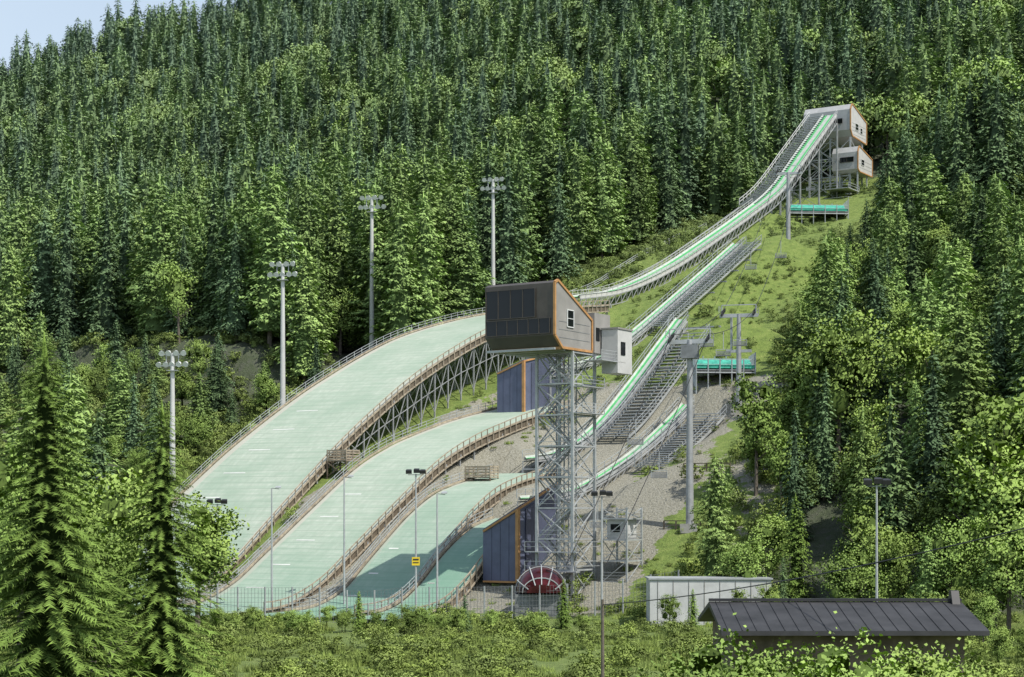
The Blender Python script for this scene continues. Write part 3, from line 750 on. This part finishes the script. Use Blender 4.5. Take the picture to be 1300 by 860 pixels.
for k in range(19):
    x=-36+k*3; y=193-.05*x; g=terrain(x,y); mb=MB(); mb.beam(Vector((x,y,g-.3)),Vector((x,y,g+3.8)),.14); T.part('post',mb,'steel')
    if k<18:
        x2=x+3;y2=193-.05*x2;g2=terrain(x2,y2)
        for zz in (.1,.6,1.1,1.6,2.1,2.6,3.1,3.7): ms.beam(Vector((x,y,g+zz)),Vector((x2,y2,g2+zz)),.025)
        for q in range(1,8): f=q/8; p=Vector((x,y,g)).lerp(Vector((x2,y2,g2)),f); ms.beam(p,p+Z*3.7,.025)
T.part('wire_mesh',ms,'steeld')
for (s,t,n,lab) in ((97,70,6,'low timber rail barrier on the stony slope'),(84,66,5,'low timber rail barrier on the stony slope')):
    ps=[ST(s,t+k*1.6) for k in range(n)]; ps=[Vector((p.x,p.y,terrain(p.x,p.y))) for p in ps]
    T=Thing('timber_barrier',lab,'barrier',ps[0],'timber barriers'); mb=MB(); railing(mb,ps,1,1.4,.14,2); T.part('rail',mb,'woodd')
ps=[]
for s in frange(-95,-5,3): p=ST(s,-17-2*math.sin(s*.05)); ps.append(Vector((p.x,p.y,terrain(p.x,p.y))))
T=Thing('hillside_fence','thin post and wire fence along a path up the hill','fence',ps[-1]); mb=MB(); railing(mb,ps,1.3,3,.12,3); T.part('rail',mb,'steel')
pt=P(765,768,100)
T=Thing('utility_pole','short wooden utility pole carrying an overhead cable','utility pole',Vector((pt.x,100,-2)))
mb=MB(); mb.cyl(Vector((pt.x,100,-2.3)),pt+Z*.3,.12,.08,10); T.part('pole',mb,'bark')
mb=MB(); q=P(1420,640,60); ps=[pt.lerp(q,f/24)-Z*(1.5*4*(f/24)*(1-f/24)*.35) for f in range(25)]
for a,b in zip(ps,ps[1:]): mb.cyl(a,b,.028,.028,5)
T.part('overhead_cable',mb,'dark')
# ------------------------------------------------------------ trees
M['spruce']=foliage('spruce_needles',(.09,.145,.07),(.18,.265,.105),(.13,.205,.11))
M['larch']=foliage('larch_needles',(.155,.23,.075),(.28,.385,.12),(.21,.32,.105),haze=(.22,.31,.19))
M['leaf']=foliage('broadleaf_foliage',(.14,.21,.055),(.28,.37,.10),(.20,.30,.08),haze=(.23,.315,.18))
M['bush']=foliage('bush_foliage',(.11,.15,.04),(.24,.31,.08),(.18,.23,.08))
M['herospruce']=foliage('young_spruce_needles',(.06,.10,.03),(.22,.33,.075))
RN=random.Random(99)
def orient(V,Fa,dirf,k=.6,kn=.6):
    out=[]; nr=[None]*len(V)
    for f in Fa:
        a,b,c=Vector(V[f[0]]),Vector(V[f[1]]),Vector(V[f[2]])
        n=(b-a).cross(c-a)
        if n.length<1e-9: n=Vector((0,0,1))
        n.normalize(); cen=(a+b+c)/3; d=dirf(cen)
        if n.dot(d)<0: f=tuple(reversed(f)); n=-n
        out.append(f); m=(d*k+n*kn+Vector((RN.uniform(-.2,.2),RN.uniform(-.2,.2),RN.uniform(-.1,.3)))).normalized()
        for i in f: nr[i]=tuple(m)
    for i,q in enumerate(nr):
        if q is None: nr[i]=(0,0,1)
    return out,nr
def conifer(seed,h,r,levels,nb,seg,z0,droop,up,wf,pw,sub=1,core=.3,lump=.2,top=0,spray=0):
    R=random.Random(seed); u=R.uniform; V=[];Fa=[];UVs=[]
    def tri(a,b,c,ta,tb,tcx,rr=None):
        n=len(V); V.extend((a,b,c)); rr=R.random() if rr is None else rr; UVs.extend(((ta,rr),(tb,rr),(tcx,rr))); Fa.append((n,n+1,n+2))
    if core:
        K=7;LV=7
        for i in range(LV):
            f0=i/LV;f1=(i+1)/LV
            for k in range(K):
                a0=6.283*k/K+i*.4;a1=6.283*(k+1)/K+i*.4
                r0=core*r*(1-f0)**pw;r1=core*r*(1-f1)**pw
                zA=h*(z0+(.95-z0)*f0);zB=h*(z0+(.95-z0)*f1)
                p=(math.cos(a0)*r0,math.sin(a0)*r0,zA);q=(math.cos(a1)*r0,math.sin(a1)*r0,zA);s_=(math.cos(a1)*r1,math.sin(a1)*r1,zB);t_=(math.cos(a0)*r1,math.sin(a0)*r1,zB)
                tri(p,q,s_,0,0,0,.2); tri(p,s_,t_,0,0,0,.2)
    ph=[u(0,6.28) for _ in range(6)]
    Nn=int(levels*nb*.78)
    for i in range(Nn):
        f=1-(1-(i+u(0,1))/Nn)**.85; f=max(0,min(.985,f)); z=h*(z0+(1-z0)*f)
        a=i*2.39996+u(-.5,.5)
        lmp=1+lump*(math.sin(f*11+a*1+ph[0])+.7*math.sin(f*19-a*2+ph[1]))
        prf=(1-f)**pw
        if top: prf*=min(1,.55+f*1.6)
        l=(r*prf*lmp+.22)*u(.6,1.15); dx,dy=math.cos(a),math.sin(a); sx,sy=-dy,dx
        dr=droop*u(.5,1.5); zz=z+u(-.2,.2)
        pt=[(dx*l*k/seg,dy*l*k/seg,zz+l*(up*k/seg-dr*(k/seg)**2)) for k in range(seg+1)]
        if spray:
            brr=R.random()*.5
            nn=max(1,int(l/spray*sub))
            for q in range(nn):
                e=1-(1-core*.7)*(u(0,1)**1.3) if core else u(.2,1)
                k=e; px,py,pz=dx*l*k,dy*l*k,zz+l*(up*k-dr*k*k)
                off=u(-1,1)*wf*l*(1.1-.7*e); px+=sx*off; py+=sy*off; pz-=abs(off)*.3+u(-.12,.12)
                s_=spray*u(.5,1.1); aa=u(-.9,.9); ca,sa=math.cos(aa),math.sin(aa)
                ox,oy=dx*ca-sx*sa,dy*ca-sy*sa; qx,qy=-oy,ox
                dn=u(.15,.85)
                A_=(px+qx*s_*.38,py+qy*s_*.38,pz+u(-.1,.1)); B_=(px-qx*s_*.38,py-qy*s_*.38,pz+u(-.1,.1)); C_=(px+ox*s_,py+oy*s_,pz-dn*s_)
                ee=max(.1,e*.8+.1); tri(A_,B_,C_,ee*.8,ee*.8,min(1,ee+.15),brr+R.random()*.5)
            continue
        for k in range(seg):
            if core and (k+1)/seg<core*.9: continue
            p0,p1=pt[k],pt[k+1]
            for sgn in (1,-1):
                for q in range(sub):
                    w=(l*wf*(1-.45*k/seg)+.08)*u(.6,1.3)
                    f0=q/sub; f1=(q+1)/sub
                    a_=tuple(p0[m]+(p1[m]-p0[m])*f0 for m in range(3)); b_=tuple(p0[m]+(p1[m]-p0[m])*f1 for m in range(3))
                    fw=.8*l/seg*u(.4,1.2)
                    c_=(b_[0]+sx*sgn*w+dx*fw,b_[1]+sy*sgn*w+dy*fw,b_[2]-w*u(.0,.8))
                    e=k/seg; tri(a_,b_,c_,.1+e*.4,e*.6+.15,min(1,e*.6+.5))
    for k in range(4):
        a=u(0,6.28); tri((0,0,h*1.02),(.15*math.cos(a),.15*math.sin(a),h*.95),(-.3*math.sin(a),.3*math.cos(a),h*.93),1,.7,.7)
    def df(c):
        rad=Vector((c.x,c.y,0)); l=rad.length
        if l>1e-6: rad/=l
        return (rad+Vector((0,0,.6))).normalized()
    Fa,nr=orient(V,Fa,df,.85 if spray else .6,.3 if spray else .6)
    return V,Fa,UVs,nr
def leafy(seed,h,r,nc,nl,ls,zlow=.2,core=True):
    R=random.Random(seed); u=R.uniform; V=[];Fa=[];UVs=[]
    lobes=[(u(-.5,.5)*r,u(-.5,.5)*r,h*u(.35,.85),r*u(.35,.6)) for _ in range(11)]+[(0,0,h*.6,r*.75)]
    if core:
        for lx,ly,lz,lr in lobes:
            K=6;LV=3; rr_=lr*.4; n0=len(V)
            for i in range(LV+1):
                th=math.pi*i/LV
                for k in range(K):
                    ph=6.283*k/K; q=rr_*u(.85,1.15); V.append(Vector((lx+q*math.sin(th)*math.cos(ph),ly+q*math.sin(th)*math.sin(ph),max(h*zlow*.8,lz+q*1.1*math.cos(th))))); UVs.append((0,.2))
            for i in range(LV):
                for k in range(K): Fa.append((n0+i*K+k,n0+(i+1)*K+k,n0+(i+1)*K+(k+1)%K)); Fa.append((n0+i*K+k,n0+(i+1)*K+(k+1)%K,n0+i*K+(k+1)%K))
    for c in range(nc):
        lx,ly,lz,lr=R.choice(lobes)
        d=Vector((R.gauss(0,1),R.gauss(0,1),R.gauss(0,1)+.2)).normalized()*lr*u(.5,1.1)
        cx,cy,cz=lx+d.x,ly+d.y,max(h*zlow*u(.6,1.4),min(h*.97,lz+d.z*1.15)); cr=r*u(.12,.25)
        br=R.random()*.4
        for k in range(nl):
            o=Vector((R.gauss(0,.6),R.gauss(0,.6),R.gauss(0,.45)))*cr; p=Vector((cx,cy,cz))+o
            nrm=Vector((u(-1,1),u(-1,1),u(-.2,1.3))).normalized(); t1=nrm.orthogonal().normalized(); t1=Matrix.Rotation(u(0,6.28),3,nrm)@t1; t2=nrm.cross(t1); s=ls*u(.6,1.4)
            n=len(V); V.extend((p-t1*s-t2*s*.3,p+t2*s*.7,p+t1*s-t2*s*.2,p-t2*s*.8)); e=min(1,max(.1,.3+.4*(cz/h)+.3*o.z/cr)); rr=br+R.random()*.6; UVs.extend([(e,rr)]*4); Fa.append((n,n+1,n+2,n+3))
    C=Vector((0,0,h*.45))
    Fa,nr=orient(V,Fa,lambda c:((c-C).normalized()+Vector((0,0,.35))).normalized(),.7,.4)
    return V,Fa,UVs,nr
def trunk(h,r,seed,limbs=0):
    R=random.Random(seed); mb=MB(); p=Vector((0,0,-.6)); n=4
    for k in range(n):
        q=Vector((R.uniform(-.02,.02)*h*.3*(k<n-1),R.uniform(-.02,.02)*h*.3*(k<n-1),h*(k+1)/n)); mb.cyl(p,q,r*(1-k/n)+.03,r*(1-(k+1)/n)+.03,6); p=q
    for k in range(limbs):
        a=R.uniform(0,6.28); z=h*R.uniform(.3,.75); l=h*R.uniform(.15,.28)
        mb.cyl(Vector((0,0,z)),Vector((math.cos(a)*l,math.sin(a)*l,z+l*.8)),r*.35,.03,5)
    return mb
VAR={'spruce':[],'larch':[],'leaf':[],'hero':[]}
def reg(kind,h,crown,tr_,fm):
    V,Fa,UVs,nr=crown
    cm=mesh_of(kind+'_crown',V,Fa,[M[fm]],UVs,nrm=nr)
    tm=mesh_of(kind+'_trunk',tr_.v,tr_.f,[M['bark']])
    n=len(V); allv=[tuple(v) for v in V]+[tuple(v) for v in tr_.v]; allf=list(Fa)+[tuple(i+n for i in f) for f in tr_.f]
    tn=[tuple(Vector((v.x,v.y,.001)).normalized()) for v in tr_.v]
    jm=mesh_of(kind+'_tree',allv,allf,[M[fm],M['bark']],list(UVs)+[(0,0)]*len(tr_.v),None,[0]*len(Fa)+[1]*len(tr_.f),nr+tn)
    VAR[kind].append((h,cm,tm,jm))
for i in range(7):
    reg('spruce',20,conifer(i+1,20,[3.0,3.4,3.9,3.3,3.7,2.7,4.2][i],46,11,3,[.04,.08,.12,.05,.14,.08,.1][i],.45,.08,.28,[.75,.82,.68,.85,.72,.9,.66][i],sub=2.6,spray=.52,core=.42),trunk(18.5,.26,i),'spruce')
for i in range(5):
    reg('spruce',20,conifer(i+21,20,[3.4,4.0,4.4,3.1,4.7][i],30,10,2,.04,.45,.06,.3,[.72,.78,.64,.78,.6][i],sub=2.2,spray=.8,core=.45,lump=.2),trunk(18,.26,i),'spruce')
for i in range(5):
    reg('larch',20,conifer(i+50,20,[3.5,4.1,3.8,4.5,3.2][i],48,11,3,.08,.12,.12,.3,[.55,.6,.5,.58,.64][i],2.7,.42,.24,1,spray=.5),trunk(18.5,.24,i+9),'larch')
for i in range(4):
    reg('larch',20,conifer(i+60,20,[4.0,4.6,4.2,3.6][i],30,10,2,.06,.15,.1,.32,[.5,.55,.47,.54][i],2.2,.45,.24,1,spray=.8),trunk(18,.24,i+9),'larch')
for i in range(6):
    reg('leaf',14,leafy(i+90,14,[4.2,5,3.8,4.6,3.4,5.4][i],150,32,.145),trunk(11,.25,i+20,6),'leaf')
for i in range(4):
    reg('leaf',14,leafy(i+190,14,[4.6,5.2,4.4,5.4][i],80,16,.27),trunk(11,.25,i+20,3),'leaf')
reg('hero',20,conifer(300,20,4.7,74,18,9,.03,.30,.14,.085,.66,3,.3,.1),trunk(19,.28,77),'herospruce')
reg('hero',20,conifer(301,20,4.5,74,18,9,.03,.34,.18,.085,.62,3,.3,.12),trunk(19,.28,78),'herospruce')
reg('hero',20,conifer(302,20,4.0,46,13,5,.03,.3,.12,.25,.7,3,.35,.15,spray=.4),trunk(19,.28,79),'herospruce')
NEAR={'spruce':(0,7),'larch':(0,5),'leaf':(0,6)}; FAR={'spruce':(7,12),'larch':(5,9),'leaf':(6,10)}
trees=[]
def blocked(x,y):
    s,t=st_of(x,y)
    for mx,my in MASTS[:3]:
        if y<my+4:
            lx=mx*y/my
            if abs(x-lx)<4.5 and y>my-32: return True
    if s<-140: return False
    if s<118:
        lt=-13 if s<-105 else (-24 if s<10 else -17)
        if s>70: lt=-19
        return lt<t<tR(s)
    if t>-22 and y>205 and x<25: return True
    if y<215 and -41<x<25: return True
    if 150<y<200 and 8<x<30: return True
    return False
VLIM=lin([(870,600),(900,560),(940,500),(965,425),(990,400),(1010,335),(1040,285),(1085,270),(1112,215),(1135,170),(1170,110),(1230,60),(1300,30)])
rg=random.Random(11)
def addgrid(x0,x1,y0,y1,st,fn):
    y=y0
    while y<y1:
        x=x0
        while x<x1:
            px=x+rg.uniform(-.48,.48)*st; py=y+rg.uniform(-.48,.48)*st; x+=st
            if abs(px)>.325*py+10: continue
            if blocked(px,py): continue
            fn(px,py)
        y+=st
def place(px,py):
    z=terrain(px,py); s,t=st_of(px,py)
    n1=noise.noise(Vector((px*.012,py*.012,1))); n2=noise.noise(Vector((px*.03,py*.03,7)))
    rr=rg.random(); kind='spruce'; h=rg.uniform(15,29)
    if py>430:
        if n2+.4*n1>.33+rg.uniform(-.12,.12): kind='leaf'; h=rg.uniform(14,20)
        elif rr<.26+max(0,-n2)-max(0,(py-650)/1200)+(.12 if px<-20 else 0): kind='larch'
        if rr>.965: kind='leaf'; h=rg.uniform(14,20)
    elif px<0 or s<-20:
        if 41<s<50 and -98<t<-26:
            if rr<.7: return
            kind='leaf'; h=rg.uniform(2,5)
        elif s>=50 and t<-18:
            kind='leaf' if rr<.3 else ('larch' if rr<.65 else 'spruce'); h=rg.uniform(5,9) if kind=='leaf' else rg.uniform(7,13)
            if t<-34: h*=1.15
        else:
            kind='larch' if rr<.66 and t<0 else ('leaf' if rr>.92 else 'spruce'); h=rg.uniform(20,34) if kind!='leaf' else rg.uniform(12,18)
    else:
        kind='leaf' if rr<.28 else ('larch' if rr<.72 else 'spruce'); h=rg.uniform(9,13) if kind=='leaf' else rg.uniform(14,23)
        if py<215: kind='leaf' if rr<.45 else kind
    if t>0 and -130<s<=-60: 
        kind='leaf' if rr<.3 else ('larch' if rr<.65 else 'spruce'); h=rg.uniform(11,20)
    if s>112 and py<215:
        kind='leaf' if rr<.5 else ('spruce' if rr<.6 else 'larch'); h=rg.uniform(6,12) if px>0 else rg.uniform(4,8)
        if py<165: h=rg.uniform(3,6)
        if py<145: h=rg.uniform(2,4)
        if px<0 and py<185 and rr<.5: return
    if t>15 and s>-135 and px>0:
        u,_=proj((px,py,z)); hm=ZC+(VH-VLIM(u))*py/F-z
        if hm<2.5: 
            if rr<.5: return
            kind='leaf'; h=rg.uniform(1.8,3)
        else: h=min(h,hm*rg.uniform(.75,1.05))
        if h<6 and kind!='leaf': kind='leaf'
    a,b=(FAR if py>430 else NEAR)[kind]
    trees.append((kind,rg.randrange(a,b),px,py,z-.2,h))
addgrid(-300,300,425,826,8.0,place)
addgrid(-160,170,215,425,7.0,place)
addgrid(-80,80,128,215,6.4,place)
hand=[(1003,500,222,'larch',0),(1058,505,226,'larch',1),(1030,570,205,'larch',2),(1168,535,200,'hero',2),(1236,565,195,'hero',2),(1292,540,192,'hero',2),(1012,625,186,'hero',2),
 (1092,420,262,'leaf',0),(1050,395,300,'leaf',2),(960,560,214,'leaf',1),(925,590,212,'larch',3),(1135,470,240,'larch',1),(1210,455,235,'spruce',2),(1265,440,240,'leaf',3),(1180,430,255,'spruce',0),(1120,445,250,'spruce',4),
 (1130,660,172,'leaf',0),(1210,655,168,'leaf',1),(1280,640,165,'leaf',3),(1080,690,170,'leaf',5),
 (1092,42,462,'spruce',0),(1052,78,458,'spruce',3),(1150,72,450,'larch',2),(1240,60,430,'leaf',0),(1222,120,415,'leaf',1),(1010,105,455,'spruce',1),(850,62,436,'spruce',2),(868,85,430,'spruce',0),(838,90,425,'spruce',4),
 (592,80,470,'spruce',1),(575,105,465,'spruce',3),(512,182,400,'larch',0),(540,215,392,'larch',1),(485,205,395,'larch',3),(670,110,430,'larch',2),(700,130,425,'larch',0),(745,105,430,'larch',1),(610,180,405,'larch',3),(655,215,392,'larch',2),(800,150,410,'larch',0),
 (95,472,215,'larch',3),(30,490,210,'larch',1),(125,520,205,'spruce',2),(250,610,178,'leaf',2),(150,590,170,'leaf',4),(715,733,182,'hero',2),(455,748,178,'hero',2),(590,752,175,'spruce',0),(880,745,178,'hero',2),(940,742,177,'leaf',4),(850,752,178,'leaf',1),(975,735,178,'leaf',3),
 (120,600,118,'leaf',1),(140,650,112,'leaf',0),(25,560,125,'leaf',5)]
for k in range(26):
    hand.append((275+k*19+rg.uniform(-8,8),rg.uniform(762,778),rg.uniform(168,186),'leaf',rg.randrange(6)))
for k in range(7):
    hand.append((905+k*46+rg.uniform(-8,8),rg.uniform(795,815),rg.uniform(64,70),'leaf',rg.randrange(6)))
for (u,v,D,k,vi) in hand:
    x=(u-650)*D/F; z=terrain(x,D); h=ZC+(VH-v)*D/F-z
    if h<1: continue
    if h>36: h=36
    trees.append((k,vi,x,D,z-.2,h))
for (u,v,D,vi) in ((62,428,90,0),(205,512,96,1)):
    x=(u-650)*D/F; z=terrain(x,D); h=ZC+(VH-v)*D/F-z; trees.append(('hero',vi,x,D,z,h))
def vis(t):
    u,v=proj((t[2],t[3],t[4])); u2,v2=proj((t[2],t[3],t[4]+t[5]))
    return -40<u<1340 and v2<880 and v>-20
inv=[t for t in trees if vis(t)]
names={'spruce':('spruce_tree','spruce tree','dark green spruce tree on the forested slope'),'larch':('larch_tree','larch tree','soft light green larch tree on the slope'),'leaf':('broadleaf_tree','tree','bright green broadleaf tree at the forest edge'),'hero':('spruce_tree','spruce tree','young bright green spruce tree with drooping branches')}
chosen=set()
for k,lim in (('spruce',240),('larch',180),('leaf',260),('hero',50)):
    c=sorted([t for t in inv if t[0]==k],key=lambda t:-t[5]/t[3])[:lim]
    for rank,t in enumerate(c):
        chosen.add(id(t)); h,cm,tm,jm=VAR[k][t[1]]; s=t[5]/h; w=s*random.uniform(.9,1.2)
        if k=='hero': w=s
        nm,cat,lab=names[k]
        if rank<120:
            e=bpy.data.objects.new(nm,None); COL.objects.link(e)
            for pn,pm in (('trunk',tm),('crown',cm)):
                o=bpy.data.objects.new(pn,pm); COL.objects.link(o); o.parent=e
        else:
            e=bpy.data.objects.new(nm,jm); COL.objects.link(e)
        e.location=t[2:5]; e.scale=(w,w,s); e.rotation_euler=(random.uniform(-.02,.02),random.uniform(-.02,.02),random.uniform(0,6.28))
        e['label']=lab; e['category']=cat; e['group']=nm.replace('_',' ')+'s on the hillside' if t[3]>100 else 'spruces beside the outrun'
def scatter(name,rest,objs,label,cat):
    coll=bpy.data.collections.new(name+'_variants')
    for i,mh in enumerate(objs):
        o=bpy.data.objects.new('variant_%s_%02d'%(name,i),mh); coll.objects.link(o)
    me=bpy.data.meshes.new(name); me.from_pydata([r[0] for r in rest],[],[])
    a=me.attributes.new('idx','INT','POINT'); a.data.foreach_set('value',[r[1] for r in rest])
    a=me.attributes.new('scl','FLOAT_VECTOR','POINT'); a.data.foreach_set('vector',[q for r in rest for q in r[2]])
    a=me.attributes.new('rot','FLOAT_VECTOR','POINT'); a.data.foreach_set('vector',[q for r in rest for q in (0,0,random.uniform(0,6.28))])
    ob=bpy.data.objects.new(name,me); COL.objects.link(ob); ob['kind']='stuff'; ob['label']=label; ob['category']=cat
    ng=bpy.data.node_groups.new(name,'GeometryNodeTree'); ng.interface.new_socket('Geometry',in_out='INPUT',socket_type='NodeSocketGeometry'); ng.interface.new_socket('Geometry',in_out='OUTPUT',socket_type='NodeSocketGeometry')
    n=ng.nodes; gi=n.new('NodeGroupInput'); go=n.new('NodeGroupOutput'); ip=n.new('GeometryNodeInstanceOnPoints'); ci=n.new('GeometryNodeCollectionInfo')
    ci.inputs['Collection'].default_value=coll; ci.inputs['Separate Children'].default_value=True; ci.inputs['Reset Children'].default_value=True
    ip.inputs['Pick Instance'].default_value=True
    def na(nm,dt):
        q=n.new('GeometryNodeInputNamedAttribute'); q.data_type=dt; q.inputs['Name'].default_value=nm; return q.outputs['Attribute']
    L=ng.links; L.new(gi.outputs[0],ip.inputs['Points']); L.new(ci.outputs[0],ip.inputs['Instance']); L.new(na('idx','INT'),ip.inputs['Instance Index'])
    L.new(na('rot','FLOAT_VECTOR'),ip.inputs['Rotation']); L.new(na('scl','FLOAT_VECTOR'),ip.inputs['Scale']); L.new(ip.outputs[0],go.inputs[0])
    md=ob.modifiers.new('scatter','NODES'); md.node_group=ng
for k,nm,lab in (('spruce','spruce_forest','dense dark green spruce forest covering the mountainside'),('larch','larch_forest','light green larches mixed through the forest'),('leaf','broadleaf_forest','bright green broadleaf patches in the forest')):
    rest=[]
    for t in trees:
        if t[0]!=k or id(t) in chosen: continue
        s=t[5]/VAR[k][t[1]][0]; w=s*random.uniform(.95,1.3); rest.append(((t[2],t[3],t[4]),t[1],(w,w,s)))
    print(k,len(rest),len(VAR[k][0][1].polygons),len(VAR[k][-1][1].polygons)); scatter(nm,rest,[v[3] for v in VAR[k]],lab,'forest')
bm_=[]
for i in range(4):
    V_,F_,UV_,nr_=leafy(500+i,1.4,1.2,34,18,.075,.1,False); bm_.append(mesh_of('shrub',V_,F_,[M['bush']],UV_,nrm=nr_))
for i in range(2):
    R=random.Random(i); V_=[];F_=[];UV_=[]
    for k in range(90):
        a=R.uniform(0,6.28); r=R.uniform(0,.9)**.5; x,y=math.cos(a)*r,math.sin(a)*r; hh=R.uniform(.25,.7); n=len(V_); dx,dy=R.uniform(-.2,.2),R.uniform(-.2,.2); q=R.uniform(0,6.28)
        V_+=[(x-.07*math.cos(q),y-.07*math.sin(q),-.1),(x+.07*math.cos(q),y+.07*math.sin(q),-.1),(x+dx,y+dy,hh)]; rr=R.random(); UV_+=[(.5,rr),(.5,rr),(1,rr)]; F_.append((n,n+1,n+2))
    bm_.append(mesh_of('grass_tuft',V_,F_,[M['bush']],UV_))
rest=[]
def injump(s,t):
    for j in J:
        if j['l0']-1<s<j['l1']+1 and j['tl'](s)-1<t<j['tr'](s)+1: return True
        if j['r0']<s<j['r1'] and min(j['tc']-j['tw'],j['stairs'][0])-1<t<max(j['tc']+j['tw'],j['stairs'][1])+1: return True
    return False
for k in range(12000):
    s=rg.uniform(-140,118); t=rg.uniform(-32,tR(s)+8)
    if injump(s,t): continue
    p=ST(s,t); 
    n=noise.noise(Vector((p.x*.07,p.y*.07,2)))
    dens=.5+n*1.2
    if s>35 and t>11: dens-=.25
    edge=(t>tR(s)-5 or t<-15)
    if edge: dens+=.35
    if rg.random()>dens: continue
    big=edge or rg.random()<.1
    sc=rg.uniform(.6,1.6) if big else rg.uniform(.3,.7)
    idx=rg.randrange(4) if rg.random()<(.75 if big else .35) else 4+rg.randrange(2)
    rest.append(((p.x,p.y,terrain(p.x,p.y)-.05),idx,(sc,sc,sc*rg.uniform(.7,1.2))))
for k in range(1200):
    s=rg.uniform(36,100); t=rg.uniform(-110,-24); p=ST(s,t); sc=rg.uniform(.6,1.8)
    if 42<s<49 and rg.random()<.7: continue
    rest.append(((p.x,p.y,terrain(p.x,p.y)-.05),rg.randrange(4),(sc,sc,sc*rg.uniform(.7,1.2))))
for k in range(9000):
    y=rg.uniform(112,200); x=rg.uniform(-.32*y-5,.32*y+5)
    s,t=st_of(x,y)
    if injump(s,t) or s<112: continue
    n=noise.noise(Vector((x*.09,y*.09,2)))
    if rg.random()>.55+n: continue
    sc=rg.uniform(.5,1.2)
    rest.append(((x,y,terrain(x,y)-.05),rg.randrange(4) if rg.random()<.25 else 4+rg.randrange(2),(sc,sc,sc*rg.uniform(.5,1.1))))
print('under',len(rest))
scatter('undergrowth',rest,bm_,'low shrubs and grass tufts over the slope','undergrowth')
# ------------------------------------------------------------ light and camera
d=Vector((.45,-.40,.80)).normalized()
el=math.asin(d.z); az=math.atan2(d.x,d.y)
w=bpy.data.worlds.new('World'); scene.world=w; w.use_nodes=True; nt=w.node_tree
bg=nt.nodes['Background']; sky=nt.nodes.new('ShaderNodeTexSky'); sky.sky_type='NISHITA'; sky.sun_disc=False; sky.sun_elevation=el; sky.sun_rotation=az; sky.altitude=900; sky.dust_density=3.0; sky.air_density=1.0
tcw=nt.nodes.new('ShaderNodeTexCoord'); sx_=nt.nodes.new('ShaderNodeSeparateXYZ'); nt.links.new(tcw.outputs['Generated'],sx_.inputs[0])
mr=nt.nodes.new('ShaderNodeMapRange'); mr.inputs['From Min'].default_value=.0; mr.inputs['From Max'].default_value=.9; mr.inputs['To Min'].default_value=.8; mr.inputs['To Max'].default_value=.1; nt.links.new(sx_.outputs[2],mr.inputs[0])
nzs=noise_(nt,tcw.outputs['Generated'],3.0,5,.6)
fac=math_(nt,'MULTIPLY',mr.outputs[0],math_(nt,'MULTIPLY_ADD',nzs,.5,.75))
cs_=mix(nt,fac,sky.outputs[0],(5.3,6.2,7.0))
nt.links.new(cs_,bg.inputs[0]); bg.inputs[1].default_value=.15
sl=bpy.data.lights.new('sun','SUN'); sl.energy=4.9; sl.angle=math.radians(.5); sl.color=(1,.96,.87); so_=bpy.data.objects.new('sun',sl); so_.rotation_euler=d.to_track_quat('Z','Y').to_euler(); so_.location=(0,0,300); COL.objects.link(so_)
cd=bpy.data.cameras.new('camera'); co=bpy.data.objects.new('camera',cd); COL.objects.link(co); co.location=(0,0,ZC); co.rotation_euler=(math.pi/2,0,0)
cd.sensor_width=36; cd.lens=F/1300*36; cd.shift_y=220/1300; cd.clip_end=5000; cd.clip_start=.5
scene.camera=co
scene.view_settings.view_transform='Standard'; scene.view_settings.look='None'; scene.view_settings.exposure=0
